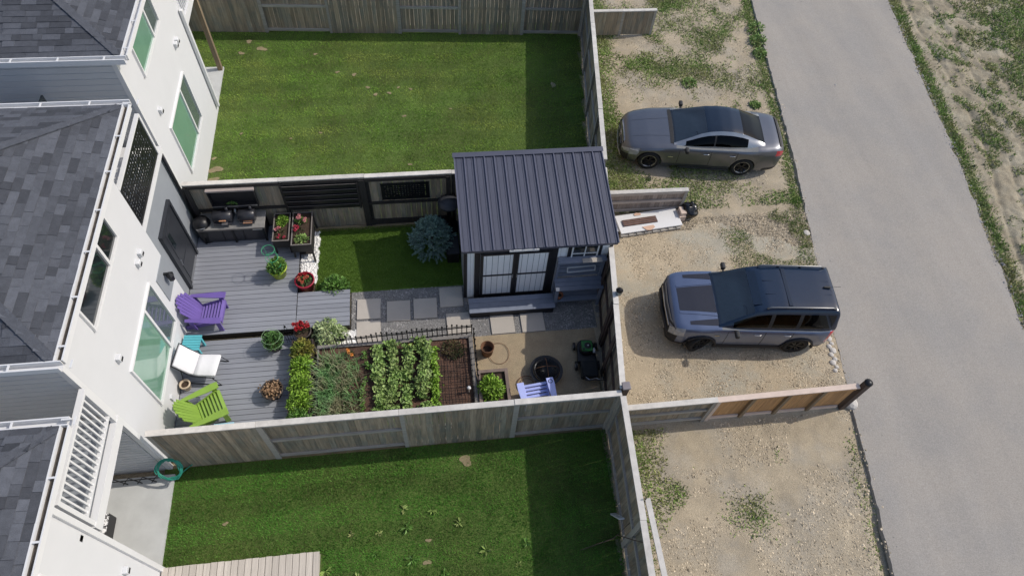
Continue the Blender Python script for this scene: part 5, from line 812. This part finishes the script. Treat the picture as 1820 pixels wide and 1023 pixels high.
def wheel(T, x, y, r, w, turn=0.0, spokes=5, lip=RIMS):
    s = 1 if y > 0 else -1; hub = MB().tube([(0, -0.02 * s, 0), (0, w * 0.36 * s, 0)], 0.055, 14).build('wheel', RIMB, T, loc=(x, y, r), rot=(0, 0, turn))
    prof = [(r * 0.66, -w / 2), (r * 0.93, -w / 2), (r, -w * 0.36), (r, w * 0.36), (r * 0.95, w / 2), (r * 0.80, w * 0.53), (r * 0.70, w / 2), (r * 0.66, w * 0.42)]
    def lat(pr, name, mat, n=32):
        mb = MB()
        for rr, yy in pr: mb.v += [(rr * math.cos(t), yy * s, rr * math.sin(t)) for t in [k * 2 * math.pi / n for k in range(n)]]
        for a in range(len(pr) - 1):
            for k in range(n): mb.f.append((a * n + k, a * n + (k + 1) % n, (a + 1) * n + (k + 1) % n, (a + 1) * n + k))
        return mb.build(name, mat, hub, smooth=True)
    lat(prof, 'tyre', TYRE); lat([(r * 0.70, w * 0.46), (r * 0.66, w * 0.49), (r * 0.63, w * 0.44), (r * 0.61, -w * 0.3)], 'rim', lip); lat([(r * 0.62, 0.0), (0.001, 0.0)], 'brake_disc', CLAD, 24)
    for k in range(spokes):
        for q in (-0.13, 0.13):
            a = k * 2 * math.pi / spokes + q; MB().beam((0.04 * math.cos(a), w * 0.36 * s, 0.04 * math.sin(a)), (r * 0.66 * math.cos(a + q * 0.3), w * 0.43 * s, r * 0.66 * math.sin(a + q * 0.3)), 0.03, 0.03, (0, 1, 0)).build('spoke', RIMB, hub)
    return hub
class Car:
    def __init__(c, T, xs, zt, zs, w, zb, ax, R_, belt):
        c.T = T; c.zt, c.zs, c.w, c.zb0, c.ax, c.Ra = zt, zs, w, zb, ax, R_
        c.xs = xs
    def zb(c, x):
        z = c.zb0
        for a in c.ax:
            if abs(x - a) < c.Ra: z = max(z, 0.345 + math.sqrt(c.Ra ** 2 - (x - a) ** 2) * 1.0)
        return z
    def section(c, x, low=None):
        w, zs, zt, zb = c.w(x), c.zs(x), c.zt(x), c.zb(x); zb = min(zb, zs - 0.06); L_ = []
        L_ += [(w * 0.955 if zb < 0.4 else w * 0.995, zb)]
        for f in (0.2, 0.42, 0.64, 0.82): L_.append((w * (0.965 + 0.05 * math.sin(math.pi * (0.15 + f * 0.7))) if zb < 0.4 else w * (1.0 + 0.008 * f), zb + (zs - zb) * f))
        L_ += [(w * 0.985, zs - 0.015), (w * 0.955, zs + 0.30 * (zt - zs) + 0.004), (w * 0.90, zs + 0.62 * (zt - zs)), (w * 0.80, zs + 0.84 * (zt - zs)), (w * 0.62, zt - 0.004), (w * 0.42, zt + 0.006), (w * 0.20, zt + 0.011), (0.0, zt + 0.013)]
        return L_
    def top(c, x, y):
        s = c.section(x); ys = [a for a, b in s[5:]][::-1]; z = [b for a, b in s[5:]][::-1]; return float(np.interp(abs(y), ys, z))
    def grid(c): return np.array([[(x, y, z) for y, z in c.section(x)] for x in c.xs])
    def patch(c, name, mat, corners, nx=8, ny=5, up=0.004):
        (xa, ya0, ya1), (xb, yb0, yb1) = corners; mb = MB()
        for i in range(nx + 1):
            for j in range(ny + 1): t = i / nx; x = xa + (xb - xa) * t; y = (ya0 + (yb0 - ya0) * t) * (1 - j / ny) + (ya1 + (yb1 - ya1) * t) * j / ny; mb.v.append((x, y, c.top(x, y) + up))
        for i in range(nx):
            for j in range(ny): a = i * (ny + 1) + j; mb.f.append((a, a + ny + 1, a + ny + 2, a + 1))
        o = mb.build(name, mat, c.T, smooth=True); return o
    def seam(c, x, lo=0.3, name='door_seam'):
        pts = [Vector((x, y, z)) for y, z in c.section(x)[1:6] if z > lo]
        for s in (1, -1): MB().tube([Vector((p.x, p.y * s + 0.001 * s, p.z)) for p in pts], 0.007, 4).build(name, CLAD, c.T)
def glasshouse(T, xs, base, zbase, wr, zg, cls, mats, nside=7):
    G_ = []
    for x in xs:
        wb, z0, r, z = base(x), zbase(x), wr(x), zg(x); z = max(z, z0 + 0.012); L_ = []
        for k in range(nside + 1): f = k / nside; L_.append((wb + (r - wb) * f + 0.035 * math.sin(math.pi * f) * min(1, (z - z0) * 3), z0 + (z - 0.05 * min(1, (z - z0) * 4) - z0) * f))
        L_ += [(r * 0.96, z - 0.022 * min(1, (z - z0) * 4)), (r * 0.88, z - 0.006), (r * 0.6, z + 0.004), (r * 0.3, z + 0.009), (0, z + 0.011)]; G_.append([(x, a, b) for a, b in L_])
    return split_build(np.array(G_), cls, mats, T)
def cabin(T, xd, seats, zf=0.5, zdash=0.93):
    I = MB().box((xd + 0.02, 0, zdash - 0.06), (0.42, 1.36, 0.12)).build('dashboard', INTR, T, bevel=0.04); MB().tube([(xd + 0.34, -0.36 + 0.17 * math.cos(t), zdash + 0.02 + 0.16 * math.sin(t)) for t in [k * 0.314 for k in range(20)]], 0.014, 6, True).build('steering_wheel', CLAD, T)
    for x, ys in seats:
        for y in ys:
            sq = MB().box((x + 0.10, y, zf + 0.28), (0.12, 0.46, 0.56), ry=R(12)).build('seat', SEATM, T, bevel=0.05); MB().box((x + 0.19, y, zf + 0.66), (0.09, 0.24, 0.16)).build('headrest', SEATM, sq, bevel=0.03); MB().box((x - 0.18, y, zf + 0.05), (0.46, 0.46, 0.12)).build('cushion', SEATM, sq, bevel=0.04)
def mirror(T, x, y, z, mat):
    for s in (1, -1):
        m = MB().box((x, s * (y + 0.12), z), (0.11, 0.20, 0.13)).build('mirror', mat, T, bevel=0.035); MB().box((x + 0.052, s * (y + 0.12), z), (0.012, 0.16, 0.09)).build('mirror_glass', DARKGLASS, m); MB().beam((x, s * (y - 0.02), z - 0.05), (x, s * (y + 0.06), z - 0.03), 0.05, 0.03).build('mirror_arm', CLAD, m)
def handles(T, xs, y, z, mat):
    for x in xs:
        for s in (1, -1): MB().tube([(x - 0.10, s * y, z), (x - 0.06, s * (y + 0.018), z), (x + 0.06, s * (y + 0.018), z), (x + 0.10, s * y, z)], 0.013, 6).build('door_handle', mat, T, smooth=True)

# grey sedan
SED = pm('satin_grey_paint', (0.165, 0.172, 0.195), 0.34, 0.04, 3.0, metal=0.8, spec=0.5, coat=0.35)
T = thing('parked_car', 'satin dark grey saloon car with black roof parked above the gravel drive', 'car', (8.36, 14.66, 0.0), R(-8.9)); T.scale = (0.985, 1, 1)
zt = smooth_interp([(-2.34, 0.60), (-2.28, 0.70), (-2.1, 0.80), (-1.6, 0.90), (-1.0, 0.975), (-0.78, 1.0), (0, 0.985), (1.4, 1.03), (1.8, 1.10), (2.3, 1.115), (2.52, 1.10), (2.62, 0.98)]); zs = smooth_interp([(-2.34, 0.52), (-2.2, 0.64), (-1.9, 0.74), (-1.4, 0.84), (-0.8, 0.90), (0, 0.93), (1.0, 0.965), (1.8, 0.985), (2.4, 0.98), (2.62, 0.88)])
w = smooth_interp([(-2.34, 0.55), (-2.28, 0.68), (-2.16, 0.79), (-1.95, 0.865), (-1.5, 0.92), (0, 0.93), (1.5, 0.935), (2.0, 0.905), (2.35, 0.84), (2.52, 0.77), (2.62, 0.66)])
C = Car(T, np.unique(np.concatenate([np.arange(-2.34, 2.621, 0.05), [2.62, -1.47 - 0.375, -1.47 + 0.375, 1.47 - 0.375, 1.47 + 0.375]])), zt, zs, w, 0.21, (-1.47, 1.47), 0.385, None)
def bc(i, j, c):
    x, y, z = c
    if j >= 6 and -0.72 < x < 1.75: return 'cabin_floor'
    if x < -1.86 and 3 <= j <= 5 and y > 0.52 and z > 0.54: return 'headlight*'
    if x < -2.14 and j < 3: return 'front_intake*'
    if x > 2.36 and 4 <= j <= 5 and y > 0.5: return 'tail_light*'
    if x > 2.1 and j < 1: return 'rear_diffuser*'
    if j >= 6 and x < -0.74: return 'bonnet'
    if j >= 6 and x > 1.75: return 'boot_lid'
    if -0.62 < x < 0.36 and 1 <= j < 6: return 'front_door*'
    if 0.36 <= x < 1.16 and 1 <= j < 6: return 'rear_door*'
    if j < 1: return 'sill*'
    return 'front_wing*' if x < 0 else 'rear_quarter*'
split_build(C.grid(), bc, {'cabin_floor': INTR, 'headlight*': LENS, 'front_intake*': CLAD, 'tail_light*': REDL, 'rear_diffuser*': CLAD, 'bonnet': SED, 'boot_lid': SED, 'front_door*': SED, 'rear_door*': SED, 'sill*': SED, 'front_wing*': SED, 'rear_quarter*': SED}, T)
for x, nm, mt in ((-2.34, 'grille', CLAD), (2.62, 'rear_bumper', SED)):
    s = C.section(x); mb = MB(); pts = [(x, y, z) for y, z in s] + [(x, -y, z) for y, z in s[-2::-1]]; mb.add(pts, [tuple(range(len(pts)))]); mb.build(nm, mt, T)
for k in range(5): MB().box((-2.352, 0, 0.32 + k * 0.05), (0.02, 0.80, 0.014)).build('grille_bar', CHROME, T)
MB().tube([(-2.32, -0.60, 0.22), (-2.37, -0.3, 0.20), (-2.38, 0, 0.20), (-2.37, 0.3, 0.20), (-2.32, 0.60, 0.22)], 0.022, 6).build('front_splitter', RIMS, T); MB().lathe([(0.001, 0), (0.055, 0.004), (0.05, 0.012), (0.001, 0.014)], 16).build('badge', CHROME, T, loc=(-2.355, 0, 0.47), rot=(0, R(-90), 0))
MB().tube([(-2.20, 0.70, 0.60), (-2.30, 0.45, 0.60), (-2.335, 0, 0.615), (-2.30, -0.45, 0.60), (-2.20, -0.70, 0.60)], 0.018, 6).build('nose_trim', CHROME, T)
for s in (1, -1):
    MB().tube([(-1.88, s * 0.885, 0.72), (-2.10, s * 0.80, 0.685), (-2.22, s * 0.68, 0.64)], 0.012, 5).build('light_strip', LENS, T); MB().tube([(-0.55, s * 0.955, 0.24), (1.05, s * 0.955, 0.24)], 0.02, 6).build('sill_blade', CLAD, T)
    C.patch('bonnet_crease', SED, ((-2.1, s * 0.30, s * 0.36), (-0.9, s * 0.34, s * 0.42)), 10, 2, 0.005)
MB().box((0.35, 0, 0.42), (3.4, 1.36, 0.40)).build('underbody', CLAD, T); MB().box((-1.47, 0, 0.48), (0.95, 1.36, 0.4)).build('underbody', CLAD, T)
base = smooth_interp([(-0.82, 0.78), (-0.4, 0.815), (0, 0.83), (1.0, 0.82), (1.5, 0.78), (1.98, 0.70)]); zb_ = smooth_interp([(-0.82, 0.985), (-0.6, 0.965), (0, 0.955), (1.0, 0.985), (1.6, 1.03), (1.98, 1.095)]); wr = smooth_interp([(-0.82, 0.74), (-0.4, 0.67), (0, 0.60), (0.4, 0.575), (1.0, 0.56), (1.5, 0.57), (1.98, 0.60)]); zg = smooth_interp([(-0.82, 0.99), (-0.5, 1.13), (-0.1, 1.31), (0.2, 1.405), (0.55, 1.45), (0.9, 1.445), (1.25, 1.385), (1.6, 1.265), (1.98, 1.105)])
def gc(i, j, c):
    x, y, z = c; f = (j + 0.5) / 7 if j < 7 else 1
    if j < 7:
        h = zg(x) - zb_(x)
        if h > 0.13 and 0.10 < f < 0.88 and -0.45 < x < 1.42: return 'front_window*' if x < 0.36 else ('door_post*' if x < 0.43 else 'rear_window*')
        return 'cant_rail*'
    if j < 8: return 'cant_rail*'
    if x < 0.14: return 'windscreen'
    if x > 1.22: return 'rear_screen'
    return 'roof_panel'
BLKROOF = pm('black_glass_sky_tint', (0.012, 0.022, 0.042), 0.10, 0.05, spec=0.4); SEDR = pm('satin_grey_rail', (0.42, 0.425, 0.435), 0.34, 0.03, metal=0.8)  # black roof glass with the blue sky reflection put into its base colour
glasshouse(T, np.arange(-0.82, 1.981, 0.05), base, zb_, wr, zg, gc, {'front_window*': SMOKE, 'rear_window*': SMOKE, 'door_post*': CLAD, 'cant_rail*': SEDR, 'windscreen': CLEAR, 'rear_screen': SMOKE, 'roof_panel': BLKROOF})
C.patch('boot_spoiler', CLAD, ((2.46, -0.66, 0.66), (2.54, -0.62, 0.62)), 2, 8, 0.025); C.patch('wiper_cowl', CLAD, ((-0.92, -0.72, 0.72), (-0.76, -0.76, 0.76)), 3, 8, 0.006)
cabin(T, -0.42, [(0.35, (-0.38, 0.38)), (1.15, (-0.38, 0.0, 0.38))]); mirror(T, -0.45, 0.90, 1.0, CLAD); handles(T, (0.20, 1.02), 0.945, 0.83, CHROME)
for x in (-0.62, 0.36, 1.16): C.seam(x)
for x in (-1.47, 1.47):
    for y in (-0.80, 0.80): wheel(T, x, y, 0.345, 0.25)
for s in (1, -1): MB().box((-0.86, s * 0.933, 0.62), (0.16, 0.012, 0.03)).build('wing_badge', CHROME, T)

# blue sport utility car
SUVP = pm('steel_blue_paint', (0.120, 0.155, 0.250), 0.28, 0.04, 3.0, metal=0.6, coat=0.6); DECAL = pm('dark_decal', (0.022, 0.026, 0.042), 0.6, 0.06, 5.0, spec=0.2); SUVR = pm('black_paint_sky_tint', (0.010, 0.022, 0.048), 0.14, 0.05, spec=0.5)  # black car roof: navy base colour paints in the reflected sky
T = thing('parked_car', 'steel blue off-road car with dark bonnet stripes parked on the gravel', 'car', (8.0, 8.38, 0.02), R(-6.2)); T.scale = (0.955, 0.985, 0.97)
zt = smooth_interp([(-2.20, 0.82), (-2.15, 0.99), (-2.0, 1.06), (-1.5, 1.105), (-0.95, 1.13), (0, 1.10), (2.0, 1.10), (2.12, 1.08), (2.19, 0.95)]); zs = smooth_interp([(-2.20, 0.74), (-2.12, 0.93), (-1.9, 1.0), (-1.4, 1.035), (-0.8, 1.055), (0, 1.065), (2.0, 1.07), (2.12, 1.05), (2.19, 0.93)])
w = smooth_interp([(-2.20, 0.66), (-2.15, 0.78), (-2.05, 0.86), (-1.85, 0.915), (-1.5, 0.94), (0, 0.945), (1.7, 0.945), (2.0, 0.915), (2.12, 0.87), (2.19, 0.78)])
C = Car(T, np.unique(np.concatenate([np.arange(-2.20, 2.191, 0.05), [2.19]])), zt, zs, w, 0.27, (-1.335, 1.335), 0.41, None)
def bc(i, j, c):
    x, y, z = c
    if j >= 6 and -0.88 < x < 2.0: return 'cabin_floor'
    if x < -1.86 and 3 <= j <= 5 and y > 0.55: return 'headlight*'
    if x < -2.0 and j < 3: return 'front_bumper*'
    if x > 2.02 and 2 <= j <= 5 and y > 0.62: return 'tail_light*'
    if j >= 6 and x < -0.90: return 'bonnet'
    if j < 1: return 'cladding*'
    if -0.72 < x < 0.28: return 'front_door*'
    if 0.28 <= x < 1.02: return 'rear_door*'
    return 'front_wing*' if x < 0 else 'rear_quarter*'
split_build(C.grid(), bc, {'cabin_floor': INTR, 'headlight*': LENS, 'front_bumper*': CLAD, 'tail_light*': REDL, 'bonnet': SUVP, 'cladding*': CLAD, 'front_door*': SUVP, 'rear_door*': SUVP, 'front_wing*': SUVP, 'rear_quarter*': SUVP}, T)
for x, nm, mt in ((-2.20, 'grille', CLAD), (2.19, 'tailgate', SUVP)):
    s = C.section(x); mb = MB(); pts = [(x, y, z) for y, z in s] + [(x, -y, z) for y, z in s[-2::-1]]; mb.add(pts, [tuple(range(len(pts)))]); mb.build(nm, mt, T)
MB().tube([(-2.02, -0.84, 0.56), (-2.20, -0.62, 0.54), (-2.25, 0, 0.53), (-2.20, 0.62, 0.54), (-2.02, 0.84, 0.56)], 0.055, 10).build('bumper_bar', CLAD, T, smooth=True); MB().tube([(-2.05, -0.80, 0.92), (-2.19, -0.55, 0.92), (-2.22, 0, 0.92), (-2.19, 0.55, 0.92), (-2.05, 0.80, 0.92)], 0.045, 10).build('grille_surround', CLAD, T, smooth=True); MB().tube([(-2.19, -0.6, 0.75), (-2.215, 0, 0.75), (-2.19, 0.6, 0.75)], 0.03, 8).build('grille_bar', RIMS, T, smooth=True); MB().box((-2.19, 0, 0.38), (0.08, 0.9, 0.10)).build('skid_plate', RIMS, T, bevel=0.02)
for s in (1, -1): MB().tube([(-1.90, s * 0.90, 0.93), (-2.05, s * 0.82, 0.92)], 0.016, 6).build('light_strip', LENS, T)
C.patch('bonnet_decal', DECAL, ((-1.95, -0.34, 0.34), (-0.98, -0.42, 0.42)), 10, 6); 
for s in (1, -1): C.patch('bonnet_decal', DECAL, ((-1.72, s * 0.66, s * 0.76), (-0.96, s * 0.60, s * 0.80)), 8, 3, 0.006); C.patch('bonnet_bulge', SUVP, ((-1.95, s * 0.37, s * 0.43), (-0.98, s * 0.45, s * 0.52)), 8, 2, 0.012)
for a in (-1.335, 1.335):
    for s in (1, -1): MB().tube([(a + 0.43 * math.cos(t), s * (w(a) + 0.012), 0.345 + 0.43 * math.sin(t)) for t in [math.pi * k / 16 for k in range(17)]], 0.035, 6).build('arch_flare', CLAD, T, smooth=True)
for s in (1, -1): MB().box((0, s * 0.93, 0.31), (1.9, 0.05, 0.12)).build('rocker_cladding', CLAD, T, bevel=0.015); MB().box((-0.98, s * 0.953, 0.86), (0.12, 0.008, 0.03)).build('wing_badge', pm('gold_badge%d' % s, (0.55, 0.42, 0.22), 0.4), T)
MB().box((0.0, 0, 0.48), (3.6, 1.36, 0.42)).build('underbody', CLAD, T)
base = smooth_interp([(-0.98, 0.83), (-0.6, 0.855), (0, 0.87), (1.8, 0.865), (2.15, 0.83)]); zb_ = smooth_interp([(-0.98, 1.115), (-0.6, 1.085), (0, 1.075), (2.15, 1.08)]); wr = smooth_interp([(-0.98, 0.80), (-0.5, 0.735), (-0.1, 0.70), (0.3, 0.69), (1.9, 0.68), (2.15, 0.74)]); zg = smooth_interp([(-0.98, 1.12), (-0.7, 1.30), (-0.35, 1.55), (-0.1, 1.68), (0.15, 1.735), (0.6, 1.765), (1.6, 1.77), (1.95, 1.76), (2.06, 1.74), (2.11, 1.50), (2.15, 1.15)])
def gc(i, j, c):
    x, y, z = c; f = (j + 0.5) / 7 if j < 7 else 1
    if j < 7:
        h = zg(x) - zb_(x)
        if h > 0.16 and 0.08 < f < 0.86 and -0.62 < x < 1.98: return 'front_window*' if x < 0.28 else ('rear_window*' if 0.36 < x < 1.02 else ('door_post*' if x < 0.5 else ('rear_post*' if x < 1.12 else 'quarter_window*')))
        return 'pillar*'
    if j < 8: return 'pillar*'
    if x < -0.16: return 'windscreen'
    if x > 2.06: return 'rear_screen'
    return 'roof_panel'
glasshouse(T, np.arange(-0.98, 2.151, 0.05), base, zb_, wr, zg, gc, {'front_window*': SMOKE, 'rear_window*': SMOKE, 'quarter_window*': SMOKE, 'door_post*': CLAD, 'rear_post*': CLAD, 'pillar*': SUVR, 'windscreen': CLEAR, 'rear_screen': SMOKE, 'roof_panel': SUVR})
cabin(T, -0.55, [(0.15, (-0.40, 0.40)), (0.95, (-0.40, 0.0, 0.40))], 0.62, 1.08); mirror(T, -0.55, 0.93, 1.12, CLAD); handles(T, (0.08, 0.88), 0.955, 0.95, RIMS)
for x in (-0.72, 0.28, 1.02): C.seam(x, 0.4)
RAILM = pm('roof_rail_metal', (0.20, 0.20, 0.205), 0.35, 0.05, metal=0.6)
for s in (1, -1):
    q = MB().tube([(0.10, s * 0.635, 1.745), (0.20, s * 0.635, 1.80), (1.80, s * 0.625, 1.82), (1.92, s * 0.625, 1.765)], 0.022, 8).build('roof_rail', RAILM, T, smooth=True)
    for k in range(2): MB().box((0.65 + k * 0.6, s * 0.63, 1.785), (0.06, 0.03, 0.05)).build('rail_foot', CLAD, q)
    for y in (0.20,): MB().beam((0.15, s * y, 1.757), (1.9, s * y, 1.772), 0.012, 0.014).build('roof_swage', SUVR, T)
MB().box((0.74, 0, 1.776), (0.10, 1.12, 0.018)).build('roof_gap', BLKROOF, T, bevel=0.004); MB().box((-0.10, 0, 1.70), (0.22, 1.0, 0.02), ry=R(-14)).build('visor_band', BLKROOF, T); MB().prism([(1.72, -0.02), (1.90, -0.035), (1.90, 0.035), (1.72, 0.02)], 1.77, 1.83).build('roof_fin', CLAD, T, bevel=0.015); MB().tube([(1.88, 0, 1.80), (2.12, -0.05, 1.92)], 0.005, 5).build('roof_aerial', CLAD, T)
for x in (-1.335, 1.335):
    for y in (-0.82, 0.82): wheel(T, x, y, 0.355, 0.24, R(22) if x < 0 else 0, 6, RIMB)
